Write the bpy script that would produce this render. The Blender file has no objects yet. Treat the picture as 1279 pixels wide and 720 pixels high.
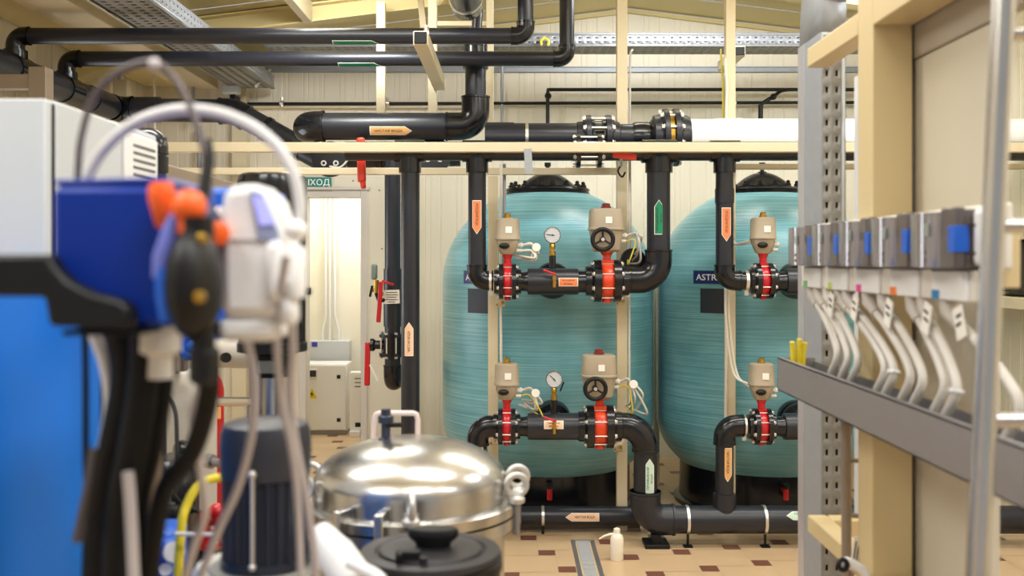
import bpy, bmesh, math, random
from mathutils import Vector, Matrix
random.seed(7)
scene = bpy.context.scene
COL = scene.collection
PI = math.pi
# ---------------------------------------------------------------- camera model (metres; x right, y into the room, z up)
S = 1243.0      # focal length in pixels of a 1279 px wide frame (35 mm on full frame)
CX, HV, EYE = 639.5, 325.0, 1.65


def P(u, v, Y):
    """point of the room at depth Y that the photo shows at (u, v): used to take measurements off the photo"""
    return Vector(((u - CX) * Y / S, Y, EYE - (v - HV) * Y / S))


def m(px, Y):
    return px * Y / S


# ---------------------------------------------------------------- materials
def lin(c):
    c /= 255.0
    return c / 12.92 if c <= 0.04045 else ((c + 0.055) / 1.055) ** 2.4


MATS = {}


def mat(name, rgb, rough=0.5, metal=0.0, var=0.05, vscale=8.0, bump=0.0, bscale=60.0, stretch=(1, 1, 1), spec=0.5,
        alpha=1.0, coat=0.0, trans=0.0):
    if name in MATS:
        return MATS[name]
    M = bpy.data.materials.new(name)
    M.use_nodes = True
    nt = M.node_tree
    N, L = nt.nodes, nt.links
    b = N['Principled BSDF']
    col = tuple(lin(c) for c in rgb) + (1,)
    b.inputs['Roughness'].default_value = rough
    b.inputs['Metallic'].default_value = metal
    b.inputs['Specular IOR Level'].default_value = spec
    b.inputs['Coat Weight'].default_value = coat
    b.inputs['Transmission Weight'].default_value = trans
    b.inputs['Alpha'].default_value = alpha
    tc = N.new('ShaderNodeTexCoord')
    mp = N.new('ShaderNodeMapping')
    mp.inputs['Scale'].default_value = stretch
    L.new(tc.outputs['Object'], mp.inputs['Vector'])
    no = N.new('ShaderNodeTexNoise')
    no.inputs['Scale'].default_value = vscale
    no.inputs['Detail'].default_value = 4
    L.new(mp.outputs['Vector'], no.inputs['Vector'])
    mx = N.new('ShaderNodeMix')
    mx.data_type = 'RGBA'
    mx.inputs['A'].default_value = tuple(min(1, c * (1 - var)) for c in col[:3]) + (1,)
    mx.inputs['B'].default_value = tuple(min(1, c * (1 + var)) for c in col[:3]) + (1,)
    L.new(no.outputs['Fac'], mx.inputs['Factor'])
    L.new(mx.outputs['Result'], b.inputs['Base Color'])
    if bump > 0:
        n2 = N.new('ShaderNodeTexNoise')
        n2.inputs['Scale'].default_value = bscale
        n2.inputs['Detail'].default_value = 3
        L.new(mp.outputs['Vector'], n2.inputs['Vector'])
        bp = N.new('ShaderNodeBump')
        bp.inputs['Strength'].default_value = bump
        bp.inputs['Distance'].default_value = 0.01
        L.new(n2.outputs['Fac'], bp.inputs['Height'])
        L.new(bp.outputs['Normal'], b.inputs['Normal'])
    MATS[name] = M
    return M


def emit(name, rgb, strength):
    M = bpy.data.materials.new(name)
    M.use_nodes = True
    b = M.node_tree.nodes['Principled BSDF']
    c = tuple(lin(x) for x in rgb) + (1,)
    b.inputs['Base Color'].default_value = c
    b.inputs['Emission Color'].default_value = c
    b.inputs['Emission Strength'].default_value = strength
    return M


PVC = mat('dark_grey_pvc', (33, 35, 43), 0.33, 0, 0.12, 3, 0.02, 90)
PVCG = mat('glossy_black_plastic', (20, 21, 26), 0.2, 0, 0.1, 4)
RUBBER = mat('black_rubber', (13, 13, 14), 0.6, 0, 0.1, spec=.25)
BLACK = mat('black_plastic', (15, 15, 16), 0.45, 0, 0.1, spec=.35)
CREAM = mat('cream_paint', (214, 200, 168), 0.42, 0, 0.04, 3)
CREAMP = mat('cream_wall_sheet', (230, 221, 200), 0.45, 0, 0.03, 1.2)
CREAMC = mat('cream_ceiling_sheet', (214, 196, 140), 0.6, 0, 0.04, 1.2)
PANELM = mat('cream_cladding', (206, 198, 180), 0.22, 0, 0.03, 1.5)
COLUMNM = mat('cream_column_paint', (212, 191, 145), 0.38, 0, 0.03, 2)
STEEL = mat('polished_stainless', (200, 198, 195), 0.27, 1, 0.14, 7, 0.06, 9)
STEELB = mat('brushed_stainless', (158, 156, 160), 0.4, .75, 0.08, 20, 0.02, 120, (1, 1, 12))
BOLTM = mat('zinc_bolt', (226, 222, 216), 0.3, 0.85, 0.08)
GALV = mat('galvanised_sheet', (160, 164, 170), 0.5, 0.35, 0.10, 26)
GALVT = mat('dull_galvanised_tray', (136, 139, 144), 0.5, 0.3, 0.10, 26)
GALVD = mat('galvanised_perforated_sheet', (148, 146, 140), 0.5, 0.3, 0.10, 26)
RED = mat('red_paint', (196, 24, 34), 0.3, 0, 0.06, coat=0.2)
ORANGER = mat('orange_red_paint', (226, 66, 26), 0.32, 0, 0.06, coat=0.2)
HANDLE = mat('orange_red_plastic', (226, 58, 30), 0.35, 0, 0.05)
TAN = mat('tan_housing', (164, 150, 128), 0.45, 0, 0.05, 10)
BRASS = mat('brass', (196, 158, 70), 0.3, 1, 0.08)
WHITE = mat('white_plastic', (236, 236, 236), 0.4, 0, 0.02)
WHITEP = mat('white_insulation', (240, 238, 234), 0.5, 0, 0.02)
CABG = mat('light_grey_enamel', (200, 204, 208), 0.4, 0, 0.02, 2)
WCAB = mat('white_enamel', (236, 236, 234), 0.4, 0, 0.02, 2)
CABLEW = mat('grey_white_cable', (196, 190, 182), 0.5, 0, 0.05)
CABLEY = mat('yellow_green_cable', (206, 188, 60), 0.5, 0, 0.1)
CABLEC = mat('cream_conduit', (226, 220, 206), 0.45, 0, 0.03)
TUBEW = mat('milky_tube', (214, 212, 212), 0.35, 0, 0.03)
TUBEG = mat('grey_tube', (196, 190, 194), 0.4, 0, 0.04)
BLUED = mat('navy_blue_plastic', (0, 44, 142), 0.45, 0, 0.04, spec=.3)
BLUEL = mat('bright_blue_polyethylene', (0, 112, 216), 0.42, 0, 0.05, 3)
BLUEV = mat('blue_paint', (20, 92, 200), 0.35, 0, 0.08)
NAVY = mat('navy_sign', (22, 32, 110), 0.4, 0, 0.03)
LILAC = mat('lilac_plastic', (110, 120, 205), 0.4, 0, 0.05)
ORANGE = mat('orange_knob', (244, 100, 30), 0.4, 0, 0.05)
STK_OR = mat('orange_sticker', (240, 136, 84), 0.5, 0, 0.04)
STK_SAND = mat('amber_sticker', (226, 172, 110), 0.5, 0, 0.04)
STK_PEACH = mat('peach_sticker', (244, 200, 164), 0.5, 0, 0.04)
STK_GR = mat('green_sticker', (10, 126, 84), 0.5, 0, 0.04)
STK_MINT = mat('mint_sticker', (196, 220, 204), 0.5, 0, 0.04)
STK_W = mat('white_sticker', (240, 236, 228), 0.5, 0, 0.02)
INK = mat('dark_ink', (26, 18, 14), 0.6, 0, 0.02)
INKG = mat('green_ink', (20, 60, 44), 0.6, 0, 0.02)
INKW = mat('white_ink', (246, 248, 248), 0.5, 0, 0.02)
SIGN_GR = mat('teal_green_sign', (22, 128, 116), 0.4, 0, 0.03)
YELLOW = mat('yellow_plastic', (232, 208, 40), 0.45, 0, 0.05)
WASHB = mat('translucent_polyethylene', (238, 230, 214), 0.4, 0, 0.02)
MOTOR = mat('blue_black_motor_paint', (30, 36, 50), 0.35, 0, 0.06)
MOTORC = mat('mauve_grey_fan_cover', (44, 45, 53), 0.4, 0, 0.05)
TILE = mat('beige_floor_tile', (206, 176, 138), 0.35, 0, 0.07, 2.5)
TILEI = mat('brown_floor_tile', (120, 78, 62), 0.38, 0, 0.1, 4)
GROUT = mat('tile_grout', (205, 182, 146), 0.7, 0, 0.05)
TAUPE = mat('taupe_steel', (140, 124, 106), 0.5, 0, 0.06)
SMOKE = mat('smoky_plastic', (120, 118, 124), 0.12, 0, 0.05, coat=0.6)
LCDM = mat('lcd_glass', (140, 150, 144), 0.2, 0, 0.03)
LCDB = emit('backlit_lcd', (164, 166, 244), 0.6)
TRUNK = mat('light_grey_plastic', (222, 216, 206), 0.4, 0, 0.02)
GREENP = mat('green_dot', (110, 180, 110), 0.5)
LIMEP = mat('lime_dot', (196, 214, 120), 0.5)
PINKP = mat('pink_dot', (232, 70, 160), 0.5)
ORANP = mat('orange_dot', (244, 130, 50), 0.5)
BLUEP = mat('blue_dot', (40, 130, 190), 0.5)
SLATE = mat('black_data_plate', (42, 48, 58), 0.5, 0, 0.15, 40)
GAUGEG = mat('grey_green_gauge', (116, 128, 122), 0.4)


def tank_material():
    M = bpy.data.materials.new('teal_wound_fibreglass')
    M.use_nodes = True
    nt = M.node_tree
    N, L = nt.nodes, nt.links
    b = N['Principled BSDF']
    b.inputs['Roughness'].default_value = 0.28
    tc = N.new('ShaderNodeTexCoord')

    def noise(scale, st, detail=4):
        mp = N.new('ShaderNodeMapping')
        mp.inputs['Scale'].default_value = st
        L.new(tc.outputs['Object'], mp.inputs['Vector'])
        no = N.new('ShaderNodeTexNoise')
        no.inputs['Scale'].default_value = scale
        no.inputs['Detail'].default_value = detail
        L.new(mp.outputs['Vector'], no.inputs['Vector'])
        return no
    n1 = noise(3.0, (0.5, 0.5, 60), 6)
    n2 = noise(2.2, (1, 1, 1), 5)
    add = N.new('ShaderNodeMath')
    add.operation = 'MULTIPLY_ADD'
    add.inputs[1].default_value = 0.6
    L.new(n1.outputs['Fac'], add.inputs[0])
    mul = N.new('ShaderNodeMath')
    mul.operation = 'MULTIPLY'
    mul.inputs[1].default_value = 0.45
    L.new(n2.outputs['Fac'], mul.inputs[0])
    L.new(mul.outputs[0], add.inputs[2])
    cr = N.new('ShaderNodeValToRGB')
    e = cr.color_ramp.elements
    e[0].position = 0.36
    e[0].color = (lin(80), lin(141), lin(152), 1)
    e[1].position = 0.66
    e[1].color = (lin(146), lin(195), lin(202), 1)
    e2 = cr.color_ramp.elements.new(0.52)
    e2.color = (lin(114), lin(171), lin(181), 1)
    L.new(add.outputs[0], cr.inputs['Fac'])
    L.new(cr.outputs['Color'], b.inputs['Base Color'])
    bp = N.new('ShaderNodeBump')
    bp.inputs['Strength'].default_value = 0.15
    bp.inputs['Distance'].default_value = 0.01
    L.new(n1.outputs['Fac'], bp.inputs['Height'])
    L.new(bp.outputs['Normal'], b.inputs['Normal'])
    return M


TANKM = tank_material()
# ---------------------------------------------------------------- mesh helpers (all vertices given in world metres)
ORI = {}


class MB:
    def __init__(s):
        s.v, s.f = [], []

    def quad(s, *pts):
        i = len(s.v)
        s.v += [Vector(p) for p in pts]
        s.f.append(tuple(range(i, i + len(pts))))

    def box(s, c, d, rot=None):
        c = Vector(c)
        hx, hy, hz = d[0] / 2, d[1] / 2, d[2] / 2
        i = len(s.v)
        for x, y, z in ((-1, -1, -1), (1, -1, -1), (1, 1, -1), (-1, 1, -1), (-1, -1, 1), (1, -1, 1), (1, 1, 1), (-1, 1, 1)):
            p = Vector((x * hx, y * hy, z * hz))
            if rot is not None:
                p = rot @ p
            s.v.append(c + p)
        for f in ((0, 3, 2, 1), (4, 5, 6, 7), (0, 1, 5, 4), (1, 2, 6, 5), (2, 3, 7, 6), (3, 0, 4, 7)):
            s.f.append(tuple(i + k for k in f))
        return s

    def bx(s, x0, x1, y0, y1, z0, z1):
        return s.box(((x0 + x1) / 2, (y0 + y1) / 2, (z0 + z1) / 2), (abs(x1 - x0), abs(y1 - y0), abs(z1 - z0)))

    def bar(s, a, b, w, h, up=(0, 0, 1)):
        """rectangular bar from a to b, w across, h along 'up'"""
        a, b = Vector(a), Vector(b)
        d = (b - a).normalized()
        up = Vector(up)
        side = d.cross(up)
        if side.length < 1e-4:
            side = d.cross(Vector((0, 1, 0)))
        side.normalize()
        up = side.cross(d).normalized()
        R = Matrix((side, d, up)).transposed()
        return s.box((a + b) / 2, (w, (b - a).length, h), R)

    def sweep(s, pts, r, n=16, caps=True):
        pts = [Vector(p) for p in pts]
        rs = r if isinstance(r, (list, tuple)) else [r] * len(pts)
        tang = []
        for k in range(len(pts)):
            a = pts[max(0, k - 1)]
            b = pts[min(len(pts) - 1, k + 1)]
            t = (b - a)
            if t.length < 1e-9:
                t = tang[-1] if tang else Vector((0, 0, 1))
            tang.append(t.normalized())
        ref = Vector((0, 0, 1)) if abs(tang[0].z) < 0.9 else Vector((1, 0, 0))
        nrm = (ref - tang[0] * ref.dot(tang[0])).normalized()
        i0 = len(s.v)
        for k, p in enumerate(pts):
            nrm = (nrm - tang[k] * nrm.dot(tang[k])).normalized()
            bi = tang[k].cross(nrm)
            for j in range(n):
                a = 2 * PI * j / n
                s.v.append(p + (nrm * math.cos(a) + bi * math.sin(a)) * rs[k])
        for k in range(len(pts) - 1):
            for j in range(n):
                a = i0 + k * n + j
                b = i0 + k * n + (j + 1) % n
                s.f.append((a, b, b + n, a + n))
        if caps:
            s.f.append(tuple(i0 + j for j in reversed(range(n))))
            e = i0 + (len(pts) - 1) * n
            s.f.append(tuple(e + j for j in range(n)))
        return s

    def lathe(s, prof, o, ax=(0, 0, 1), n=32):
        """prof: [(radius, distance along ax)]"""
        o, ax = Vector(o), Vector(ax).normalized()
        ref = Vector((0, 0, 1)) if abs(ax.z) < 0.9 else Vector((1, 0, 0))
        e1 = (ref - ax * ref.dot(ax)).normalized()
        e2 = ax.cross(e1)
        i0 = len(s.v)
        for r, h in prof:
            r = max(r, 1e-5)
            for j in range(n):
                a = 2 * PI * j / n
                s.v.append(o + ax * h + (e1 * math.cos(a) + e2 * math.sin(a)) * r)
        for k in range(len(prof) - 1):
            for j in range(n):
                a = i0 + k * n + j
                b = i0 + k * n + (j + 1) % n
                s.f.append((a, b, b + n, a + n))
        s.f.append(tuple(i0 + j for j in reversed(range(n))))
        e = i0 + (len(prof) - 1) * n
        s.f.append(tuple(e + j for j in range(n)))
        return s

    def cyl(s, a, b, r, n=20):
        return s.sweep([a, b], r, n)

    def ring(s, c, ax, R, r, n=28, k=8, arc=2 * PI, start=0.0):
        c, ax = Vector(c), Vector(ax).normalized()
        ref = Vector((0, 0, 1)) if abs(ax.z) < 0.9 else Vector((1, 0, 0))
        e1 = (ref - ax * ref.dot(ax)).normalized()
        e2 = ax.cross(e1)
        i0 = len(s.v)
        full = abs(arc - 2 * PI) < 1e-6
        cnt = n if full else n + 1
        for j in range(cnt):
            a = start + arc * j / n
            d = e1 * math.cos(a) + e2 * math.sin(a)
            for q in range(k):
                t = 2 * PI * q / k
                s.v.append(c + d * (R + r * math.cos(t)) + ax * r * math.sin(t))
        for j in range(n):
            j2 = (j + 1) % cnt
            for q in range(k):
                q2 = (q + 1) % k
                s.f.append((i0 + j * k + q, i0 + j2 * k + q, i0 + j2 * k + q2, i0 + j * k + q2))
        return s

    def band(s, c, ax, R0, R1, w, n=32):
        """flat hoop: inner radius R0, outer R1, width w along ax"""
        c, ax = Vector(c), Vector(ax).normalized()
        ref = Vector((0, 0, 1)) if abs(ax.z) < 0.9 else Vector((1, 0, 0))
        e1 = (ref - ax * ref.dot(ax)).normalized()
        e2 = ax.cross(e1)
        i0 = len(s.v)
        for j in range(n):
            a = 2 * PI * j / n
            d = e1 * math.cos(a) + e2 * math.sin(a)
            for R, h in ((R0, -w / 2), (R1, -w / 2), (R1, w / 2), (R0, w / 2)):
                s.v.append(c + d * R + ax * h)
        for j in range(n):
            a = i0 + j * 4
            b = i0 + ((j + 1) % n) * 4
            for q in range(4):
                q2 = (q + 1) % 4
                s.f.append((a + q, b + q, b + q2, a + q2))
        return s

    def ball(s, c, r, n=16, sc=(1, 1, 1)):
        prof = [(r * math.sin(PI * k / 10), -r * math.cos(PI * k / 10)) for k in range(11)]
        i0 = len(s.v)
        s.lathe(prof, (0, 0, 0), (0, 0, 1), n)
        for k in range(i0, len(s.v)):
            p = s.v[k]
            s.v[k] = Vector(c) + Vector((p.x * sc[0], p.y * sc[1], p.z * sc[2]))
        return s

    def prism(s, poly, o, e1, e2, t):
        """flat polygon poly [(a, b)] at o + a*e1 + b*e2, extruded by vector t"""
        o, e1, e2, t = Vector(o), Vector(e1), Vector(e2), Vector(t)
        i0, n = len(s.v), len(poly)
        s.v += [o + e1 * a + e2 * b for a, b in poly]
        s.v += [o + e1 * a + e2 * b + t for a, b in poly]
        s.f.append(tuple(range(i0, i0 + n)))
        s.f.append(tuple(reversed(range(i0 + n, i0 + 2 * n))))
        for k in range(n):
            k2 = (k + 1) % n
            s.f.append((i0 + k, i0 + n + k, i0 + n + k2, i0 + k2))
        return s


def spline(pts, n=8):
    pts = [Vector(p) for p in pts]
    q = [pts[0] * 2 - pts[1]] + pts + [pts[-1] * 2 - pts[-2]]
    out = []
    for k in range(1, len(q) - 2):
        a, b, c, d = q[k - 1], q[k], q[k + 1], q[k + 2]
        for j in range(n):
            t = j / n
            out.append(0.5 * ((2 * b) + (c - a) * t + (2 * a - 5 * b + 4 * c - d) * t * t + (3 * b - a - 3 * c + d) * t ** 3))
    out.append(pts[-1])
    return out


def link_mesh(name, mb, material, origin, bevel=0.0, smooth=40, solid=0.0):
    me = bpy.data.meshes.new(name)
    me.from_pydata([tuple(p - origin) for p in mb.v], [], mb.f)
    bm = bmesh.new()
    bm.from_mesh(me)
    if solid:
        bmesh.ops.remove_doubles(bm, verts=bm.verts, dist=1e-5)
    bmesh.ops.recalc_face_normals(bm, faces=bm.faces)
    bm.to_mesh(me)
    bm.free()
    me.shade_smooth()
    me.set_sharp_from_angle(angle=math.radians(smooth))
    me.materials.append(material)
    o = bpy.data.objects.new(name, me)
    COL.objects.link(o)
    if solid:
        md = o.modifiers.new('solid', 'SOLIDIFY')
        md.thickness = solid
    if bevel:
        md = o.modifiers.new('bevel', 'BEVEL')
        md.width = bevel
        md.segments = 2
        md.limit_method = 'ANGLE'
        md.angle_limit = math.radians(50)
    return o


def thing(name, label, cat, loc, group=None):
    o = bpy.data.objects.new(name, None)
    o.empty_display_size = 0.05
    COL.objects.link(o)
    o.location = loc
    ORI[o.name] = Vector(loc)
    o['label'] = label
    o['category'] = cat
    if group:
        o['group'] = group
    return o


def part(parent, name, mb, material, bevel=0.0, smooth=40, label=None, kind=None, solid=0.0):
    org = ORI[parent.name]
    o = link_mesh(name, mb, material, org, bevel, smooth, solid)
    o.parent = parent
    ORI[o.name] = org
    if label:
        o['label'] = label
    if kind:
        o['kind'] = kind
    return o


def solo(name, label, cat, mb, material, loc=None, group=None, bevel=0.0, smooth=40, solid=0.0):
    if loc is None:
        lo = Vector((min(p.x for p in mb.v), min(p.y for p in mb.v), min(p.z for p in mb.v)))
        hi = Vector((max(p.x for p in mb.v), max(p.y for p in mb.v), max(p.z for p in mb.v)))
        loc = Vector(((lo.x + hi.x) / 2, (lo.y + hi.y) / 2, lo.z))
    loc = Vector(loc)
    o = link_mesh(name, mb, material, loc, bevel, smooth, solid)
    o.location = loc
    ORI[o.name] = loc
    o['label'] = label
    o['category'] = cat
    if group:
        o['group'] = group
    return o


def struct(name, mb, material, bevel=0.0, smooth=40, parent=None, solid=0.0):
    if parent:
        return part(parent, name, mb, material, bevel, smooth, solid=solid)
    o = link_mesh(name, mb, material, Vector((0, 0, 0)), bevel, smooth, solid)
    ORI[o.name] = Vector((0, 0, 0))
    o['kind'] = 'structure'
    return o


# ---------------------------------------------------------------- writing and stickers
def text_mesh(body):
    """-> (verts [(x, y)], faces) centred, height of capitals scaled to 1"""
    cu = bpy.data.curves.new('writing', 'FONT')
    cu.body = body
    cu.align_x = 'CENTER'
    cu.size = 1.0
    cu.resolution_u = 3
    cu.offset = 0.012
    o = bpy.data.objects.new('writing', cu)
    COL.objects.link(o)
    dg = bpy.context.evaluated_depsgraph_get()
    me = bpy.data.meshes.new_from_object(o.evaluated_get(dg))
    vs = [(p.co.x, p.co.y) for p in me.vertices]
    fs = [tuple(f.vertices) for f in me.polygons]
    bpy.data.objects.remove(o)
    bpy.data.curves.remove(cu)
    bpy.data.meshes.remove(me)
    x0, x1 = min(v[0] for v in vs), max(v[0] for v in vs)
    y0, y1 = min(v[1] for v in vs), max(v[1] for v in vs)
    return [(v[0] - (x0 + x1) / 2, v[1] - (y0 + y1) / 2) for v in vs], fs, x1 - x0, y1 - y0


def wrap(c, a, f, R):
    """map (s, t, lift) onto a cylinder of radius R about axis a through c, (0, 0) facing f; R None = flat at c"""
    c, a, f = Vector(c), Vector(a).normalized(), Vector(f).normalized()
    b = f.cross(a)

    def q(s, t, lift=0.0):
        if R is None:
            return c + a * s + b * t + f * lift
        th = t / R
        return c + a * s + (f * math.cos(th) + b * math.sin(th)) * (R + lift)
    return q


def wrap_round(c, up, f, R):
    """text runs round a vertical cylinder: s along the circumference, t up"""
    c, up, f = Vector(c), Vector(up), Vector(f).normalized()
    a = up.cross(f)

    def q(s, t, lift=0.0):
        th = s / R
        return c + up * t + (f * math.cos(th) + a * math.sin(th)) * (R + lift)
    return q


def write(parent, q, body, w, h, lift, material, s0=0.0, t0=0.0, name='lettering'):
    vs, fs, tw, th = text_mesh(body)
    mb = MB()
    kx, ky = w / tw, h / th
    mb.v = [q(s0 + x * kx, t0 + y * ky, lift) for x, y in vs]
    mb.f = fs
    return part(parent, name, mb, material)


def plate(q, L, W, lift, tip=0, n=8, tipl=None, ns=1):
    """arrow (tip = +1 / -1 end) or rectangle (0) of length L along s and width W along t"""
    mb = MB()
    tipl = W * 0.75 if tipl is None else tipl
    i0 = 0
    for k in range(n + 1):
        t = -W / 2 + W * k / n
        cut = abs(t) / (W / 2) * tipl
        s0, s1 = -L / 2, L / 2
        if tip > 0:
            s1 -= cut
        if tip < 0:
            s0 += cut
        for j in range(ns + 1):
            s = s0 + (s1 - s0) * j / ns
            mb.v += [q(s, t, lift), q(s, t, 0.0)]
    row = (ns + 1) * 2
    for k in range(n):
        for j in range(ns):
            a = k * row + j * 2
            b = a + row
            mb.f.append((a, a + 2, b + 2, b))
            mb.f.append((a + 1, b + 1, b + 3, a + 3))
    for j in range(ns):
        a = j * 2
        mb.f.append((a, a + 1, a + 3, a + 2))
        a = n * row + j * 2
        mb.f.append((a, a + 2, a + 3, a + 1))
    for k in range(n):
        a = k * row
        b = a + row
        mb.f.append((a, b, b + 1, a + 1))
        a += ns * 2
        b += ns * 2
        mb.f.append((a, a + 1, b + 1, b))
    return mb


def arrow(parent, c, a, f, R, L, W, tip, fill, lines, ink, border=0.0035):
    """flow-direction sticker on a pipe: border, coloured field and its words"""
    q = wrap(c, a, f, R)
    st = part(parent, 'flow_sticker', plate(q, L, W, 0.0012, tip), STK_W)
    part(st, 'sticker_field', plate(q, L - 2.4 * border, W - 2 * border, 0.0018, tip), fill)
    off = -tip * W * 0.28 if tip else 0
    Lt = (L - W * 0.9) * 0.86
    k = len(lines)
    for i, (tx, frac, shift) in enumerate(lines):
        h = W * (0.34 if k == 1 else 0.25)
        t0 = 0 if k == 1 else W * (0.2 - 0.42 * i)
        write(st, q, tx, Lt * frac, h, 0.0024, ink, off + shift * Lt, t0)
    return st


# ---------------------------------------------------------------- pipework helpers
def arc_corner(p, d0, d1, R, n=10):
    """points of a fillet of radius R at corner p between direction d0 (arriving) and d1 (leaving)"""
    d0, d1 = d0.normalized(), d1.normalized()
    ang = d0.angle(d1)
    if ang < 1e-3:
        return [p]
    tl = R * math.tan(ang / 2)
    a = p - d0 * tl
    ax = (d1 - d0 * d1.dot(d0)).normalized()
    c = a + ax * R
    out = []
    for k in range(n + 1):
        t = ang * k / n
        out.append(c - ax * R * math.cos(t) + d0 * R * math.sin(t))
    return out


def elbow(parent, p, d0, d1, r, material=PVC, bend=1.25, sock=0.55, k=1.13, name='elbow'):
    p, d0, d1 = Vector(p), Vector(d0).normalized(), Vector(d1).normalized()
    pts = arc_corner(p, d0, d1, r * bend)
    pts = [pts[0] - d0 * r * sock] + pts + [pts[-1] + d1 * r * sock]
    mb = MB().sweep(pts, r * k, 28)
    # moulded rims at the two sockets
    for q, d in ((pts[0], d0), (pts[-1], -d1)):
        mb.lathe([(r * k, 0), (r * (k + 0.05), 0.0), (r * (k + 0.05), r * 0.16), (r * k, r * 0.2)], q, d, 28)
    return part(parent, name, mb, material)


def leg(parent, a, b, r, material=PVC, ta=0.0, tb=0.0, n=28, name='pipe'):
    """straight pipe from a to b, cut back by ta and tb where elbows sit"""
    a, b = Vector(a), Vector(b)
    d = (b - a).normalized()
    return part(parent, name, MB().cyl(a + d * ta, b - d * tb, r, n), material)


def run(parent, pts, r, material=PVC, em=None, bend=1.25, name='pipe', k=1.13):
    """pipe run: a length of pipe per leg, an elbow fitting per corner"""
    pts = [Vector(p) for p in pts]
    for i in range(len(pts) - 1):
        leg(parent, pts[i], pts[i + 1], r, material, r * bend if i > 0 else 0, r * bend if i < len(pts) - 2 else 0)
    for i in range(1, len(pts) - 1):
        elbow(parent, pts[i], pts[i] - pts[i - 1], pts[i + 1] - pts[i], r, em or PVCG, bend, k=k)


def collar(parent, a, b, r, material=PVC, name='socket'):
    return part(parent, name, MB().cyl(a, b, r, 28), material)


def clampring(parent, c, ax, R, material=BOLTM, w=0.018, ear=None):
    mb = MB().band(c, ax, R, R + 0.004, w)
    if ear is not None:
        e = Vector(ear).normalized()
        mb.box(Vector(c) + e * (R + 0.014), (0.022, 0.022, 0.03))
    return part(parent, 'pipe_clamp', mb, material)


def hexrod(mb, a, b, r=0.007, head=0.014, hl=0.012):
    a, b = Vector(a), Vector(b)
    d = (b - a).normalized()
    mb.cyl(a, b, r, 8)
    for q, s in ((a, -1), (b, 1)):
        mb.cyl(q + d * s * 0.0, q + d * s * hl, head, 6)
        mb.cyl(q - d * s * .002, q + d * s * .003, head * 1.35, 12)
    return mb


def flange_prof(R, r, t):
    return [(r, -t * 0.9), (r * 1.16, -t * 0.9), (r * 1.2, -t * 0.1), (R, 0), (R, t), (r * 0.9, t)]
# ================================================================ THE ROOM
XL, XR, YB, YF = -3.05, 3.2, 8.3, -2.2
RIDGE_X, RIDGE_Z, SLOPE = 0.97, 3.75, 0.125
DY0, DY1, DZ = -1.71, -1.255, 2.17        # doorway in the back wall: left, right, height


def zc(x):
    return RIDGE_Z - SLOPE * abs(x - RIDGE_X)


def sheet_profile(x0, x1, pitch=0.13, depth=0.004):
    """cross-section of profiled sheet: flat pans with narrow grooves and a low rib in every second pan"""
    out = []
    x = x0
    k = 0
    while x < x1 - 1e-6:
        e = min(x + pitch, x1)
        out += [(x, 0), (min(x + 0.004, e), depth), (min(x + 0.012, e), depth), (min(x + 0.016, e), 0)]
        if k % 2 == 0 and e - x > pitch * 0.9:
            out += [(x + 0.055, 0), (x + 0.062, -0.002), (x + 0.088, -0.002), (x + 0.095, 0)]
        x = e
        k += 1
    out.append((x1, 0))
    return out


def profiled(mb, x0, x1, zb, zt, place):
    pr = sheet_profile(x0, x1)
    for (xa, da), (xb, db) in zip(pr[:-1], pr[1:]):
        if xb - xa < 1e-6 and abs(da - db) < 1e-6:
            continue
        mb.quad(place(xa, da, zb), place(xb, db, zb), place(xb, db, zt(xb)), place(xa, da, zt(xa)))


# floor: hopscotch tiling of large beige and small brown tiles, laid from either side of the drain
DRX0, DRX1 = 0.345, 0.482
fl = MB()
fl.bx(XL, XR, YF, YB + 1.7, -0.05, -0.002)
FLOOR = struct('floor', fl, GROUT)


def clipx(poly, xc, keep_less):
    out = []
    for i in range(len(poly)):
        a, b = poly[i], poly[(i + 1) % len(poly)]
        ia = (a[0] <= xc) == keep_less
        ib = (b[0] <= xc) == keep_less
        if ia:
            out.append(a)
        if ia != ib:
            t = (xc - a[0]) / (b[0] - a[0])
            out.append((xc, a[1] + t * (b[1] - a[1])))
    return out


big, small = MB(), MB()
TL, TS, G = 0.302, 0.098, 0.004
ux = (TL, TS)
n_ = math.hypot(*ux)
ROT = math.atan2(TS, TL)
for left, (ax, ay) in ((True, (0.196, 5.604)), (False, (0.655, 5.521))):
    for i in range(-16, 17):
        for j in range(-34, 34):
            # lattice (L, s), (-s, L); brown tile centred on the lattice point, sides parallel to the room
            cx = ax + i * TL - j * TS
            cy = ay + i * TS + j * TL
            if not (XL - .3 < cx < XR + .3 and YF < cy < YB + 1.6):
                continue
            for mb, px, py, sz in ((small, cx, cy, TS), (big, cx + (TL + TS) / 2, cy - (TL - TS) / 2 + 0.0, TL)):
                h = sz / 2 - G / 2
                poly = [(px - h, py - h), (px + h, py - h), (px + h, py + h), (px - h, py + h)]
                poly = clipx(poly, DRX0 if left else DRX1, left)
                if len(poly) >= 3:
                    poly = clipx(poly, XL, False)
                if len(poly) >= 3:
                    poly = clipx(poly, XR, True)
                if len(poly) >= 3:
                    mb.quad(*[(x, y, 0.0) for x, y in poly])
struct('floor_tile_field', big, TILE, parent=FLOOR)
struct('floor_tile_inset', small, TILEI, parent=FLOOR)

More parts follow.
